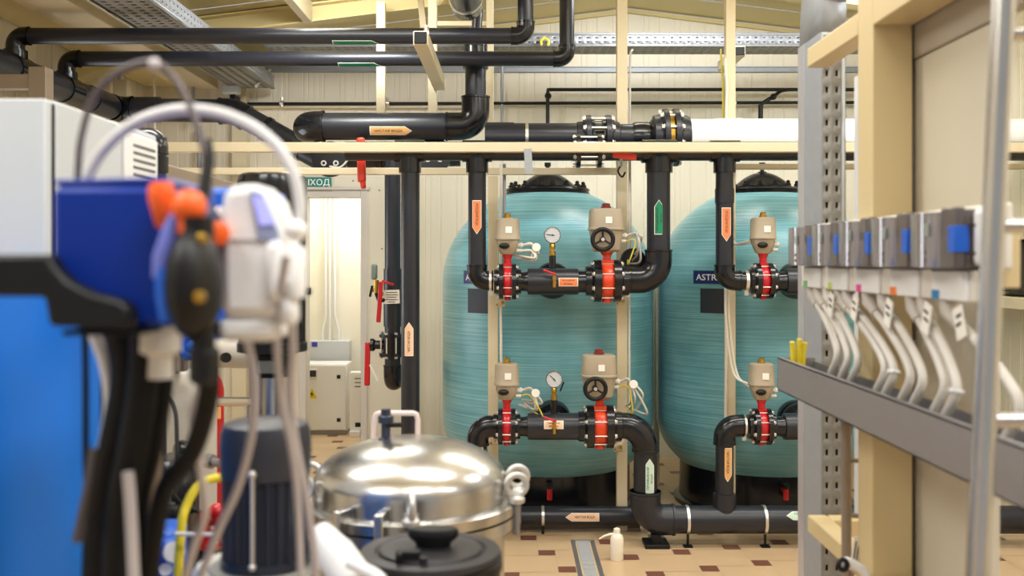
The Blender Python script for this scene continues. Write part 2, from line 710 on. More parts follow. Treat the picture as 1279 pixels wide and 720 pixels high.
# back wall of profiled sheet with the doorway
wb = MB()
pl = lambda x, d, z: (x, YB + d, z)
profiled(wb, XL, DY0, 0, zc, pl)
profiled(wb, DY0, DY1, DZ, zc, pl)
profiled(wb, DY1, XR, 0, zc, pl)
WALLB = struct('wall_back', wb, CREAMP, smooth=20)
wl = MB()
profiled(wl, YF, YB, 0, lambda y: zc(XL), lambda y, d, z: (XL - d, y, z))
struct('wall_left', wl, CREAMP, smooth=20)
wr = MB()
profiled(wr, YF, YB, 0, lambda y: zc(XR), lambda y, d, z: (XR + d, y, z))
struct('wall_right', wr, CREAMP, smooth=20)
ce = MB()
for xa, xb in ((XL, RIDGE_X), (RIDGE_X, XR)):
    n = int((YB - YF) / 0.5)
    for k in range(n):
        y0 = YF + (YB - YF) * k / n
        y1 = YF + (YB - YF) * (k + 1) / n
        ce.quad((xa, y0, zc(xa)), (xb, y0, zc(xb)), (xb, y1 - .02, zc(xb)), (xa, y1 - .02, zc(xa)))
        ce.quad((xa, y1 - .02, zc(xa)), (xb, y1 - .02, zc(xb)), (xb, y1, zc(xb) + .012), (xa, y1, zc(xa) + .012))
struct('ceiling', ce, CREAMC)
# horizontal flashing across the back wall and the gable flashing under the roof
t1 = MB()
zt = P(0, 88, YB).z
t1.bx(-2.05, XR, YB - 0.035, YB, zt - 0.018, zt + 0.018)
t1.bx(-2.05, XR, YB - 0.05, YB, zt + 0.018, zt + 0.024)
struct('trim_1', t1, GALV)
t2 = MB()
for xa, xb in ((XL, RIDGE_X), (RIDGE_X, XR)):
    t2.bar((xa, YB - .02, zc(xa) - .03), (xb, YB - .02, zc(xb) - .03), 0.05, 0.03)
struct('trim_2', t2, CREAMC)
# flat sheets round the doorway, the door frame
t3 = MB()
xa, xb = P(366, 0, YB).x, P(524, 0, YB).x
zt3 = 2.55
t3.bx(xa, DY0 - .0, YB - 0.03, YB, 0, zt3)
t3.bx(DY0, DY1, YB - 0.03, YB, DZ, zt3)
t3.bx(DY1, xb, YB - 0.03, YB, 0, zt3)
struct('trim_3', t3, CREAMP, 0.004)
sc = MB()
for u, v in ((474, 238), (477, 311), (458, 238), (441, 226)):
    p = P(u, v, YB - .03)
    sc.lathe([(0.008, 0), (0.007, 0.005), (0, 0.006)], p, (0, -1, 0), 10)
struct('trim_3_screws', sc, TAUPE)
d1 = MB()
for x0, x1, z0, z1 in ((DY0 - .06, DY0 + .0, 0, DZ + .06), (DY1 - .0, DY1 + .055, 0, DZ + .06), (DY0, DY1, DZ - .0, DZ + .06)):
    d1.bx(x0, x1, YB - 0.05, YB + 0.12, z0, z1)
d1.bx(DY0 - .09, DY1 + .075, YB - .07, YB - .0, DZ + .06, DZ + .085)
DOOR = struct('door_1', d1, mat('door_frame_enamel', (214, 206, 196), 0.4, 0, 0.02), 0.004)
# the small room behind the doorway
hb = MB()
for a, b in ((-3.05, -2.25), (-2.25, -1.45), (-1.45, -0.5)):
    hb.bx(a, b - .004, 9.92, 9.97, 0, 2.6)
HALLM = mat('pale_cream_sheet', (240, 234, 216), 0.5, 0, 0.02)
struct('wall_hall_back', hb, HALLM)
hs = MB()
hs.bx(-2.24, -2.2, YB + .13, 9.92, 0, 2.6)
struct('wall_hall_left', hs, CREAMC)
hr = MB()
hr.bx(-0.52, -0.48, YB + .13, 9.92, 0, 2.6)
struct('wall_hall_right', hr, HALLM)
hc = MB()
hc.bx(-3.05, -0.48, YB + .13, 9.97, 2.6, 2.65)
struct('ceiling_hall', hc, HALLM)

# roof steelwork: rafter pair on the gable line, purlins, ridge
rf = MB()
for xa, xb in ((XL, RIDGE_X), (RIDGE_X, XR)):
    rf.bar((xa, 7.0, zc(xa) - .015), (xb, 7.0, zc(xb) - .015), 0.14, 0.012)
    rf.bar((xa, 7.0, zc(xa) - .075), (xb, 7.0, zc(xb) - .075), 0.008, 0.12)
    rf.bar((xa, 7.0, zc(xa) - .135), (xb, 7.0, zc(xb) - .135), 0.14, 0.012)
struct('ceiling_beam', rf, CREAMC)
pu = MB()
for x in (-2.35, -1.42, -0.2, 2.2):
    pu.bx(x - .03, x + .03, 3.2, 6.93, zc(x) - .15, zc(x) - .005)
struct('ceiling_beam_purlins', pu, CREAM, 0.003)
eb = MB()
eb.bx(-3.04, -2.72, 4.5, 8.25, 3.09, 3.24)
struct('ceiling_beam_eaves', eb, CREAMC, 0.004)
kb = MB()
kb.prism([(0, 0), (0, .35), (.75, .35), (.75, .25)], (XL, 6.9, 2.9), (1, 0, 0), (0, 0, 1), (0, .16, 0))
struct('ceiling_beam_haunch', kb, CREAMC, 0.004)
cl = MB()
x = P(100, 0, 7.2).x
cl.bx(XL, XL + .12, 7.05, 7.25, 0, 3.2)
struct('wall_left_column', cl, CREAM, 0.004)
cl = MB()
cl.bx(-2.3, -2.18, YB - .14, YB - .02, 0, zc(-2.3))
struct('wall_back_column', cl, CREAM, 0.004)

# daylight window in the left wall, behind the cabinet
wn = MB()
WY0, WY1, WZ0, WZ1 = 5.72, 6.95, 1.0, 2.05
for y0, y1, z0, z1 in ((WY0, WY1, WZ0, WZ0 + .06), (WY0, WY1, WZ1 - .06, WZ1), (WY0, WY0 + .06, WZ0, WZ1), (WY1 - .06, WY1, WZ0, WZ1), ((WY0 + WY1) / 2 - .03, (WY0 + WY1) / 2 + .03, WZ0, WZ1)):
    wn.bx(XL + .012, XL + .06, y0, y1, z0, z1)
WIN = struct('window_1', wn, WHITE, 0.004)
struct('window_pane', MB().bx(XL + .02, XL + .026, WY0 + .05, WY1 - .05, WZ0 + .05, WZ1 - .05), emit('daylight_window', (236, 244, 255), 5.0), parent=WIN)
struct('window_sill', MB().bx(XL + .01, XL + .14, WY0 - .05, WY1 + .05, WZ0 - .03, WZ0), WHITE, .004, parent=WIN)

# floor drain channel
dr = thing('floor_drain', 'long steel floor drain channel set in the beige tiles', 'drain', ((DRX0 + DRX1) / 2, 4.3, 0))
db = MB()
db.bx(DRX0, DRX0 + .024, 2.6, 5.84, -0.02, 0.004)
db.bx(DRX1 - .024, DRX1, 2.6, 5.84, -0.02, 0.004)
db.bx(DRX0, DRX1, 5.84, 5.856, -0.02, 0.004)
db.bx(DRX0, DRX1, 2.584, 2.6, -0.02, 0.004)
part(dr, 'channel', db, STEELB, 0.002)
dg = MB()
dg.bx(DRX0 + .034, DRX1 - .034, 5.46, 5.835, -0.01, 0.002)
y = 5.45
while y > 2.62:
    dg.bx(DRX0 + .034, DRX1 - .034, y - .022, y, -0.01, 0.002)
    y -= 0.034
part(dr, 'grating', dg, mat('bright_grating', (196, 200, 204), .4, .3))
dk = MB()
dk.bx(DRX0 + .024, DRX0 + .034, 2.6, 5.84, -0.02, -0.003)
dk.bx(DRX1 - .034, DRX1 - .024, 2.6, 5.84, -0.02, -0.003)
part(dr, 'slot', dk, mat('dark_drain_slot', (70, 74, 80), 0.5, 0.3))
# ================================================================ FILTER TANKS
TY, TR = 6.85, 0.722
TX1 = P(684, 0, TY).x
TX2 = P(952, 0, TY).x


def tank_profile():
    zb, bb, zt, bt = 0.59, 0.50, 1.49, 0.665
    pr = []
    for k in range(17):
        a = -PI / 2 + (PI / 2) * k / 16
        pr.append((TR * math.cos(a), zb + bb * math.sin(a)))
    for k in range(1, 6):
        pr.append((TR, zb + (zt - zb) * k / 6))
    a_end = math.acos(0.28 / TR)
    for k in range(21):
        a = a_end * k / 20
        pr.append((TR * math.cos(a), zt + bt * math.sin(a)))
    return pr


def tank(x, label):
    t = thing('filter_tank', label, 'filter tank', (x, TY, 0), 'teal pressure filter tanks')
    part(t, 'vessel', MB().lathe(tank_profile(), (x, TY, 0), (0, 0, 1), 96), TANKM, smooth=60)
    ztop = 1.49 + 0.665 * math.sin(math.acos(0.28 / TR))
    sk = MB().lathe([(0.60, 0), (0.60, 0.03), (0.565, 0.04), (0.56, 0.29), (0.50, 0.33)], (x, TY, 0), (0, 0, 1), 64)
    part(t, 'skirt', sk, PVCG)
    fl = MB().lathe([(0.285, 0), (0.290, 0.005), (0.290, 0.018), (0.283, 0.024), (0.283, 0.03), (0.292, 0.034), (0.285, 0.048), (0.22, 0.052)],
                    (x, TY, ztop - 0.012), (0, 0, 1), 48)
    part(t, 'top_flange', fl, PVCG)
    rr = 0.195
    dome = [(rr, 0), (rr, .012)] + [(rr * (1 - k / 12), 0.012 + 0.1 * (1 - (1 - k / 12) ** 2)) for k in range(1, 12)] + [(0.005, .1125)]
    part(t, 'lid_dome', MB().lathe(dome, (x, TY, ztop + 0.038), (0, 0, 1), 48), PVCG)
    part(t, 'vent_plug', MB().lathe([(0.03, 0), (0.03, .012), (.014, .014), (.014, .05), (.022, .05), (.022, .075)], (x, TY, ztop + 0.142), (0, 0, 1), 16), BLACK)
    for k in range(16):
        a = 2 * PI * (k + .25) / 16
        p = Vector((x + .25 * math.cos(a), TY + .25 * math.sin(a), ztop + .045))
        mb = MB().lathe([(0.02, 0), (0.02, .012), (.013, .014), (.013, .03), (0.004, .036)], p, (0, 0, 1), 8)
        part(t, 'lid_bolt', mb, BLACK)
    # two side nozzles with their wall flanges
    for v in (352, 533):
        z = P(0, v, 5.75).z
        zz = z
        fm = MB().lathe([(0.135, 0.02), (0.14, 0.06), (0.12, 0.085), (0.09, 0.09)], (x, TY - TR - 0.1, zz), (0, 1, 0), 32)
        fm = MB().lathe([(0.055, -0.02), (0.105, -0.02), (0.112, 0.0), (0.112, 0.03), (0.09, 0.06), (0.09, 0.2)], (x, TY - TR - 0.10, zz), (0, 1, 0), 32)
        part(t, 'nozzle_flange', fm, PVCG)
    # drain tap low on the skirt
    q = Vector((x + (-0.01), TY - 0.60, 0.20))
    dt = MB().cyl(q + Vector((0, .06, 0)), q + Vector((0, -.04, 0)), 0.014, 12).cyl(q + Vector((0, -.03, .02)), q + Vector((0, -.03, -.05)), 0.017, 12)
    dtp = part(t, 'drain_tap', dt, RED)
    part(dtp, 'tap_cap', MB().cyl(q + Vector((0, -.03, .02)), q + Vector((0, -.03, .05)), 0.022, 12), BLACK)
    # maker's plate and data plate wrapped on the shell
    def shell(u, v, w, hgt):
        pc = P(u, v, TY - TR + .06)
        dx = pc.x - x
        f = Vector((dx, -math.sqrt(max(TR ** 2 - dx ** 2, 0.01)), 0)).normalized()
        return wrap_round((x, TY, pc.z), (0, 0, 1), f, TR + .001)
    return t, shell


T1, shell1 = tank(TX1, 'teal filter tank with black lid straight behind the wash bottle, nearer the doorway')
T2, shell2 = tank(TX2, 'teal filter tank with black lid beside the galvanised strut and grey steel tray')
for t, sh, du in ((T1, shell1, -296), (T2, shell2, 0)):
    q = sh(893 + du, 347, .3, .085)
    pl_ = part(t, 'maker_plate', plate(q, 0.27, 0.083, 0.002, 0, 2, ns=12), NAVY, label='navy plate with white lettering')
    write(pl_, q, 'ASTRAL', 0.225, 0.04, 0.004, INKW, 0.0)
    q = sh(896 + (-298 if du else 0), 377, .27, .15)
    part(t, 'data_plate', plate(q, 0.2, 0.155, 0.002, 0, 2, ns=10), SLATE, label='black data plate')

# ================================================================ VALVES
MY = 5.75                              # depth of the front pipe plane


def motor_valve(u, v, big, disc, label):
    """wafer butterfly valve between two flanges with an electric actuator on top"""
    k = MY / S
    c = P(u, v, MY)
    t = thing('motorised_valve', label, 'valve', c, 'motorised butterfly valves')
    if big:
        R, dw, fw, hw, r = 26.5 * k, 7.5 * k, 9 * k, 15 * k, 17 * k
    else:
        R, dw, fw, hw, r = 22.5 * k, 5 * k, 5.5 * k, 10 * k, 14 * k
    X = Vector((1, 0, 0))
    # disc body
    body = MB().lathe([(r * .95, -dw), (R * .80, -dw), (R * .84, -dw * .7), (R * .84, dw * .7), (R * .80, dw), (r * .95, dw)], c, X, 32)
    body.cyl(c + Vector((0, 0, -R * .6)), c + Vector((0, 0, -R * 1.03)), dw * .8, 14)
    part(t, 'valve_body', body, disc)
    top = c.z + (22 if big else 18) * k
    neck = MB().cyl((c.x, MY, c.z + R * .6), (c.x, MY, c.z + (36 if big else 34) * k), (5 if big else 4.6) * k, 16)
    neck.lathe([((6 if big else 5) * k, 0), ((8.5 if big else 6.5) * k, 4 * k), ((8.5 if big else 6.5) * k, 6 * k)], (c.x, MY, c.z + (32 if big else 29) * k), (0, 0, 1), 16)
    neck.box((c.x, MY, c.z + R * .9), (dw * 2.1, dw * 2.6, .02))
    part(t, 'valve_neck', neck, disc)
    for s in (-1, 1):
        o = c + X * s * (dw + 0.001)
        n = s * X
        f = MB().lathe([(r * .9, 0), (R, 0), (R, fw), (R * .86, fw * 1.15), (r * 1.12, fw * 1.3), (r * 1.08, fw * 2.1), (r * .9, fw * 2.1)], o, n, 36)
        part(t, 'flange', f, PVCG)
    nb = 8
    for j in range(nb):
        a = 2 * PI * (j + .5) / nb
        d = Vector((0, math.cos(a), math.sin(a))) * R * .86
        e = dw + fw * 1.1
        part(t, 'flange_bolt', hexrod(MB(), c + d - X * e, c + d + X * e, .0032 if not big else .004, .0095 if not big else .0115, .012), BOLTM)
    # actuator: lower gearbox, motor cover, indicator, label
    z0 = c.z + (36 if big else 34) * k
    if big:
        zh0, zh1, zb1 = z0, c.z + 63 * k, c.z + 90 * k
        w0, w1, w2 = 17 * k, 20 * k, 21.5 * k
        cxo = -1 * k
    else:
        zh0, zh1, zb1 = z0, c.z + 52 * k, c.z + 79 * k
        w0, w1, w2 = 10 * k, 13.5 * k, 15.5 * k
        cxo = 0
    def rbox(mb, x, secs, pw=4):
        """stack of rounded-square sections [(half width, half depth, z)]"""
        n, i0 = 28, len(mb.v)
        for hw_, hd_, z in secs:
            for j in range(n):
                a = 2 * PI * j / n
                ca, sa = math.cos(a), math.sin(a)
                s_ = (abs(ca) ** pw + abs(sa) ** pw) ** (-1 / pw)
                mb.v.append(Vector((x + hw_ * ca * s_, MY + hd_ * sa * s_, z)))
        for q in range(len(secs) - 1):
            for j in range(n):
                a, b = i0 + q * n + j, i0 + q * n + (j + 1) % n
                mb.f.append((a, b, b + n, a + n))
        mb.f.append(tuple(i0 + j for j in range(n)))
        mb.f.append(tuple(i0 + (len(secs) - 1) * n + j for j in range(n)))
        return mb
    ax_ = c.x + cxo
    dep = 1.0
    low = rbox(MB(), ax_, [(w0 * .8, w0 * .8, zh0), (w0, w0, zh0 + .012), (w1, w1 * dep, zh1 - .025), (w1 * 1.03, w1 * dep, zh1)])
    part(t, 'gearbox', low, TAN)
    pw = 5 if big else 2.8
    cov = rbox(MB(), ax_, [(w2 * 1.04, w2 * 1.04, zh1 + .001), (w2 * 1.04, w2 * 1.04, zh1 + .01), (w2, w2, zh1 + .014), (w2 * .95, w2 * .95, zb1 - .016),
                           (w2 * .92, w2 * .92, zb1 - .005), (w2 * .8, w2 * .8, zb1)], pw)
    part(t, 'motor_cover', cov, TAN)
    ind = MB().lathe([(w2 * .30, 0), (w2 * .30, .014), (w2 * .24, .018), (w2 * .24, .03), (w2 * .15, .034)], (ax_, MY, zb1 - .002), (0, 0, 1), 16)
    part(t, 'position_indicator', ind, mat('dark_red_indicator', (120, 40, 34), 0.3) if big else BRASS)
    lq = wrap((ax_ + 1.5 * k, MY - w2 * .985, (zh1 + zb1) / 2 - .006), (1, 0, 0), (0, -1, 0), None)
    part(t, 'label', plate(lq, .037, .037, .003, 0, 1), STK_W, label='white square label')
    if big:
        hc = Vector((c.x - 8 * k, MY - w1 - .055, c.z + 51 * k))
        hw_ = MB().ring(hc, (0, -1, 0), 12.5 * k, 2.7 * k, 32, 10)
        for j in range(3):
            a = PI / 2 + j * 2 * PI / 3
            d = Vector((math.cos(a), 0, math.sin(a)))
            hw_.cyl(hc + d * .01, hc + d * 12 * k, 1.3 * k, 8)
        hw_.cyl(hc + Vector((0, -.008, 0)), hc + Vector((0, .05, 0)), 3.4 * k, 16)
        hp = part(t, 'handwheel', hw_, BLACK)
        part(hp, 'hub_cap', MB().cyl(hc + Vector((0, -.008, 0)), hc + Vector((0, -.013, 0)), 2.2 * k, 14), BOLTM)
    else:
        kc = Vector((c.x - 4 * k, MY - w1 * 1.0 - .004, zh1 - .035))
        part(t, 'override_knob', MB().ball(kc, 0.028, 16, (1.1, .6, .62)), BLACK)
    gx = ax_ + w1
    gl = MB().cyl((gx - .01, MY - .01, zh1 - .03), (gx + .028, MY - .01, zh1 - .03), .012, 12)
    gl.cyl((gx + .012, MY - .01, zh1 - .03), (gx + .022, MY - .01, zh1 - .03), .016, 6)
    gl.cyl((gx - .01, MY - .01, zh1 - .062), (gx + .02, MY - .01, zh1 - .062), .010, 12)
    part(t, 'cable_gland', gl, TRUNK)
    return t, Vector((gx + .028, MY - .01, zh1 - .03)), Vector((gx + .02, MY - .01, zh1 - .062))


VALVES = {}
VALVES['a'] = motor_valve(634, 352, False, RED, 'small red-bodied motor valve, upper one on the tank nearer the doorway')
VALVES['b'] = motor_valve(758, 351, True, ORANGER, 'large motor valve with black handwheel, upper of the two, orange body')
VALVES['c'] = motor_valve(633, 533, False, RED, 'small red-bodied motor valve, lower one on the tank nearer the doorway')
VALVES['d'] = motor_valve(749, 533, True, ORANGER, 'large motor valve with black handwheel, lower of the two, orange body')
VALVES['e'] = motor_valve(953, 351, False, RED, 'small red-bodied motor valve, upper one on the tank by the galvanised strut')
VALVES['f'] = motor_valve(951, 533, False, RED, 'small red-bodied motor valve, lower one on the tank by the galvanised strut')

# cables looping out of the actuators
def cable(name, label, pts, r, material, group=None, n=10):
    return solo(name, label, 'cable', MB().sweep(spline(pts, n), r, 10), material, group=group)


def loops(key, specs, where):
    t, g1, g2 = VALVES[key]
    for i, (end, sag, mt, lab) in enumerate(specs):
        g = g1 if i == 0 else (g2 if i == 1 else (g1 + g2) / 2)
        a = g - Vector((.006, 0, 0))
        e = Vector(end)
        mid = Vector((max(a.x, e.x) + sag[0], a.y + sag[1], min(a.z, e.z) + sag[2]))
        cb = cable('cable', lab + where, [a, a + Vector((.06, -.01, .0)), mid, e], .0065 if mt is not CABLEY else .0045, mt)
    return t


gA = VALVES['a'][1]
loops('a', [((P(652, 322, 5.8)), (.05, -.01, -.005), CABLEW, 'grey cable looping beside the upper small motor valve, '),
            ((P(640, 318, 5.80)), (.075, -.03, -.02), CABLEC, 'lower grey cable loop at the upper small motor valve, ')], 'tank nearer the doorway')
loops('b', [((P(784, 330, 5.86)), (.06, .01, .02), CABLEW, 'grey cable from the upper handwheel valve to the conduit '),
            ((P(784, 325, 5.84)), (-.01, -.02, -.02), CABLEY, 'yellow earth wire under the upper handwheel valve ')], 'on the cream post')
loops('c', [((P(655, 505, 5.8)), (.06, -.01, -.02), CABLEW, 'grey cable looping beside the lower small motor valve, '),
            ((P(658, 508, 5.78)), (.09, -.03, -.05), CABLEY, 'yellow earth wire loop at the lower small motor valve, ')], 'left tank nearer the doorway')
loops('d', [((P(790, 512, 5.86)), (.07, .0, .0), CABLEW, 'grey cable bending down from the lower handwheel valve '),
            ((P(781, 508, 5.84)), (.03, -.01, -.02), CABLEY, 'yellow earth wire under the lower handwheel valve ')], 'towards the black elbow')
for key, lab in (('c', 'on the lower small motor valve nearer the doorway'), ('d', 'on the lower handwheel valve'), ('a', 'on the upper small motor valve nearer the doorway'),
                 ('e', 'on the upper small motor valve by the galvanised strut')):
    g = VALVES[key][1]
    c = g + Vector((.075, -.03, -.012))
    solo('cable_tag', 'round white cable tag hanging ' + lab, 'tag', MB().cyl(c, c + Vector((0, -.003, 0)), .024, 20), STK_W, group='white cable tags')
for key, lab, z0 in (('e', 'upper', 300), ('f', 'lower', 420)):
    t, g1, g2 = VALVES[key]
    a = t.location + Vector((-.06, .03, .235))
    for i in range(2):
        cable('cable', ('first ' if i == 0 else 'second ') + 'cream cable curving from the post to the %s small motor valve by the strut' % lab,
              [P(907 + 4 * i, z0 - 70 + 60 * (lab == 'upper'), 5.93), P(907 + 4 * i, z0 - 20 + 10 * (lab == 'upper'), 5.93), P(916 + i * 4, a.z * 0 + (z0 + (5 if lab == 'upper' else 45)), 5.9), a + Vector((.0, -.0, -.012 * i))], .007, CABLEC)

# further strands of the cable bundles, alike within each bundle
for key, lab, grp, ends in (('a', 'grey cable in the loop beside the upper small valve nearer the doorway', 'cables at the upper small valve', [(.085, -.035, (646, 312)), (.07, -.05, (644, 322))]),
                            ('c', 'grey cable in the loop beside the lower small valve nearer the doorway', 'cables at the lower small valve', [(.10, -.03, (655, 503)), (.085, -.06, (648, 506)), (.07, -.02, (652, 500))]),
                            ('b', 'grey cable in the bundle right of the upper handwheel valve', 'cables at the upper handwheel valve', [(.03, .03, (796, 312)), (.04, .0, (793, 318)), (.05, -.02, (790, 326))]),
                            ('d', 'grey cable in the bundle right of the lower handwheel valve', 'cables at the lower handwheel valve', [(.055, -.01, (786, 512)), (.06, .015, (795, 511)), (.045, -.03, (782, 508))])):
    g = VALVES[key][1]
    for i, (sx, sz, (u, v)) in enumerate(ends):
        e = P(u, v, 5.84 + .015 * i)
        mid = Vector((max(g.x, e.x) + sx * (1 if key in 'ac' else .35), g.y - .02 + .015 * i, (g.z + e.z) / 2 + sz))
        cable('cable', lab, [g + Vector((-.006, .004 * i, 0)), g + Vector((.05, -.008 * i, .006 * i)), mid, e], .006, CABLEW if i != 1 else CABLEC, grp)
# ================================================================ PIPEWORK IN FRONT OF THE TANKS
D, U, X, FW = Vector((0, 0, -1)), Vector((0, 0, 1)), Vector((1, 0, 0)), Vector((0, -1, 0))
kM = MY / S
R1, R2, R3 = 12 * kM, 14.6 * kM, 16.6 * kM          # bores seen: 24, 29 and 33 px wide
CZ = P(0, 189, MY).z                                 # low inlet header behind the cream rail
HDR = thing('inlet_header', 'long dark pipe header just under the cream rail, feeding the downpipes', 'pipe', P(700, 189, MY))
hx0, hx1 = P(432, 0, MY).x, XR - .01
part(HDR, 'pipe', MB().cyl((hx0, MY, CZ), (hx1, MY, CZ), R1, 28), PVC)
for u in (512, 596, 905):
    p = P(u, 0, MY).x
    part(HDR, 'tee', MB().cyl((p - .085, MY, CZ), (p + .085, MY, CZ), R1 * 1.14, 28).cyl((p, MY, CZ), (p, MY, CZ - .125), R1 * 1.16, 28), PVCG)
p = P(823, 0, MY).x
part(HDR, 'tee', MB().cyl((p - .1, MY, CZ), (p + .1, MY, CZ), R2 * 1.02, 28).cyl((p, MY, CZ), (p, MY, CZ - .125), R2 * 1.17, 28), PVCG)
# union with stub flanges and a little valve under the rail
for u in (722, 748):
    p = P(u, 0, MY).x
    part(HDR, 'flange', MB().lathe([(R1, -.015), (.098, -.012), (.098, .012), (R1, .015)], (p, MY, CZ), X, 28), PVCG)
for j in range(6):
    a = 2 * PI * (j + .5) / 6
    d = Vector((0, math.cos(a), math.sin(a))) * .082
    part(HDR, 'flange_bolt', hexrod(MB(), P(718, 189, MY) + d, P(752, 189, MY) + d, .006, .011), BOLTM)
lv = MB().bar(P(765, 193, MY - .09), P(795, 197, MY - .09), .03, .036)
lvp = part(HDR, 'valve_lever', lv, HANDLE, 0.008)
part(lvp, 'lever_stem', MB().cyl(P(776, 196, MY - .09), P(776, 207, MY - .03), .009, 10), BOLTM)
solo('valve_hook', 'small dark hook hanging under the orange lever on the cream post', 'hook', MB().sweep(spline([P(776, 206, 6.0), P(772, 214, 5.98), P(777, 221, 5.98), P(781, 215, 5.98)], 6), .006, 8), BLACK)

# downpipe A (tank nearer the doorway): header -> upper small valve
def downpipe(u0, uv, where, sticker_c, fill, words, upper):
    x0, zt, zv = P(u0, 0, MY).x, CZ - .12, P(0, 351, MY).z
    t = thing('inlet_downpipe', 'dark vertical pipe with orange arrow, from header to upper valve, ' + where, 'pipe', (x0, MY, zv))
    xe = P(uv, 0, MY).x - 20 * kM
    leg(t, (x0, MY, zt), (x0, MY, zv), R1 * .93, PVC, 0, R1 * 1.2)
    leg(t, (x0, MY, zv), (xe, MY, zv), R1 * .93, PVCG, R1 * 1.2, 0)
    elbow(t, (x0, MY, zv), D, X, R1 * .93, PVCG)
    if u0 > 800:
        collar(t, P(u0, 236, MY), P(u0, 254, MY), R1)
    clampring(t, (P(uv - 21, 0, MY).x, MY, zv), X, R1 * 1.0, ear=(0, 0, -1))
    arrow(t, (x0, MY, P(0, sticker_c, MY).z), D, FW, R1 * .93, 42 * kM, 11.5 * kM, 1, fill, [(words, 1, 0)], INK)
    return t


downpipe(596, 634, 'nearer the doorway', 272, STK_OR, 'ИСХОДНАЯ ВОДА', True)
downpipe(905, 953, 'by the galvanised strut', 281, STK_OR, 'ИСХОДНАЯ ВОДА', True)


# body tees between the two valves of a tank, with branch back to the tank nozzle
def manifold(ul, ua, ub, ur, v, tx, label, full=True):
    z = P(0, v, MY).z
    t = thing('tank_tee_pipe', label, 'pipe', (P(ua, 0, MY).x, MY, z))
    xl, xa, xb, xr = (P(q, 0, MY).x for q in (ul, ua, ub, ur))
    part(t, 'tee', MB().sweep([(xa, MY, z), (xa + .012, MY, z), (xb - .012, MY, z), (xb, MY, z)], [R3 * .98, R3, R3, R3 * .98], 32), PVC)
    part(t, 'reducer', MB().lathe([(R1, 0), (R1, .03), (R1 * 1.08, .05), (R1 * 1.08, xa - xl)], (xl, MY, z), X, 28), PVCG)
    if full:
        part(t, 'pipe', MB().cyl((xb, MY, z), (xr, MY, z), R2 * .95, 28), PVCG)
    part(t, 'branch', MB().cyl((tx, MY, z), (tx, TY - TR - .06, z), R2, 28), PVC)
    part(t, 'branch_flange', MB().lathe([(R2, 0), (.102, 0), (.108, .01), (.108, .03), (R2, .035)], (tx, TY - TR - .19, z), (0, 1, 0), 32), PVCG)
    return t, z


TA, zA = manifold(649, 659, 722, 738, 352, TX1, 'thick dark tee pipe with orange label between the upper pair of valves')
TB, zB = manifold(648, 659, 730, 733, 533, TX1, 'thick dark tee pipe with peach label between the lower pair of valves')
TC, zC = manifold(968, 981, 1046, 1060, 352, TX2, 'thick dark tee pipe right of the upper small valve by the strut', True)
TD, zD = manifold(966, 979, 1046, 1060, 533, TX2, 'thick dark tee pipe right of the lower small valve by the strut', True)
for t, z, u, v, fill, words in ((TA, zA, 709, 352, STK_OR, ('ИСХОДНАЯ', 'ВОДА')), (TB, zB, 691, 522, STK_PEACH, ('ЧИСТАЯ', 'ВОДА'))):
    p = P(u, v, MY)
    up = Vector((0, -.96, .28)) if t is TB else FW
    q = wrap((p.x, MY, z), X, up if t is TB else Vector((0, -1, -.02)), R3)
    st = part(t, 'pipe_label', plate(q, 24 * kM, 10.5 * kM, .0012), STK_W)
    part(st, 'sticker_field', plate(q, 22 * kM, 9 * kM, .0018), fill)
    write(st, q, words[0], 15 * kM, 2.2 * kM, .0024, INK, 0, 2 * kM)
    write(st, q, words[1], 11 * kM, 2.2 * kM, .0024, INK, 0, -2 * kM)


def gauge(u, v, zpipe, label, needle, lever):
    yb = MY - .0
    c = P(u, v, yb)
    t = thing('pressure_gauge', label, 'gauge', (c.x, yb, zpipe))
    r = 10.5 * kM
    hs_ = c.z - zpipe - r + .004
    part(t, 'stem', MB().lathe([(.02, 0), (.02, hs_ * .5)], (c.x, yb, zpipe), U, 16), PVCG)
    part(t, 'brass_fitting', MB().lathe([(.014, hs_ * .5), (.018, hs_ * .52), (.018, hs_ * .7), (.012, hs_ * .72), (.012, hs_ * .8), (.017, hs_ * .82), (.017, hs_ * .95), (.012, hs_)], (c.x, yb, zpipe), U, 12), BRASS)
    case = part(t, 'case', MB().lathe([(r * .9, .02), (r, .014), (r, -.014), (r * .93, -.02), (r * .9, -.015)], c, (0, 1, 0), 32), STEELB)
    part(case, 'dial', MB().cyl(c + Vector((0, -.0155, 0)), c + Vector((0, -.0175, 0)), r * .9, 32), mat('gauge_dial', (198, 202, 206), .3))
    f = wrap(c + Vector((0, -.018, 0)), (1, 0, 0), (0, -1, 0), None)
    mk = MB()
    for j in range(11):
        a = math.radians(225 - 27 * j)
        d = Vector((math.cos(a), 0, math.sin(a)))
        mk.bar(c + d * r * .72 + Vector((0, -.018, 0)), c + d * r * .85 + Vector((0, -.018, 0)), .0015, .001, (0, 1, 0))
    part(case, 'scale_marks', mk, INK)
    d = Vector((math.cos(needle), 0, math.sin(needle)))
    part(case, 'needle', MB().bar(c - d * r * .25 + Vector((0, -.019, 0)), c + d * r * .7 + Vector((0, -.019, 0)), .004, .0015, (0, 1, 0)).cyl(c + Vector((0, -.0175, 0)), c + Vector((0, -.0205, 0)), .005, 10), INK)
    if lever:
        part(t, 'cock_lever', MB().bar(c + Vector((.035, -.01, -r - .02)), c + Vector((.055, -.02, -r + .035)), .012, .008), BLACK, .003)
    return t


gauge(690, 294, zA + R3 - .004, 'round pressure gauge on brass stem above the upper tee pipe', math.radians(175), False)
gauge(692, 474, zB + R3 - .004, 'round white pressure gauge with black cock lever above the lower tee pipe', math.radians(135), True)


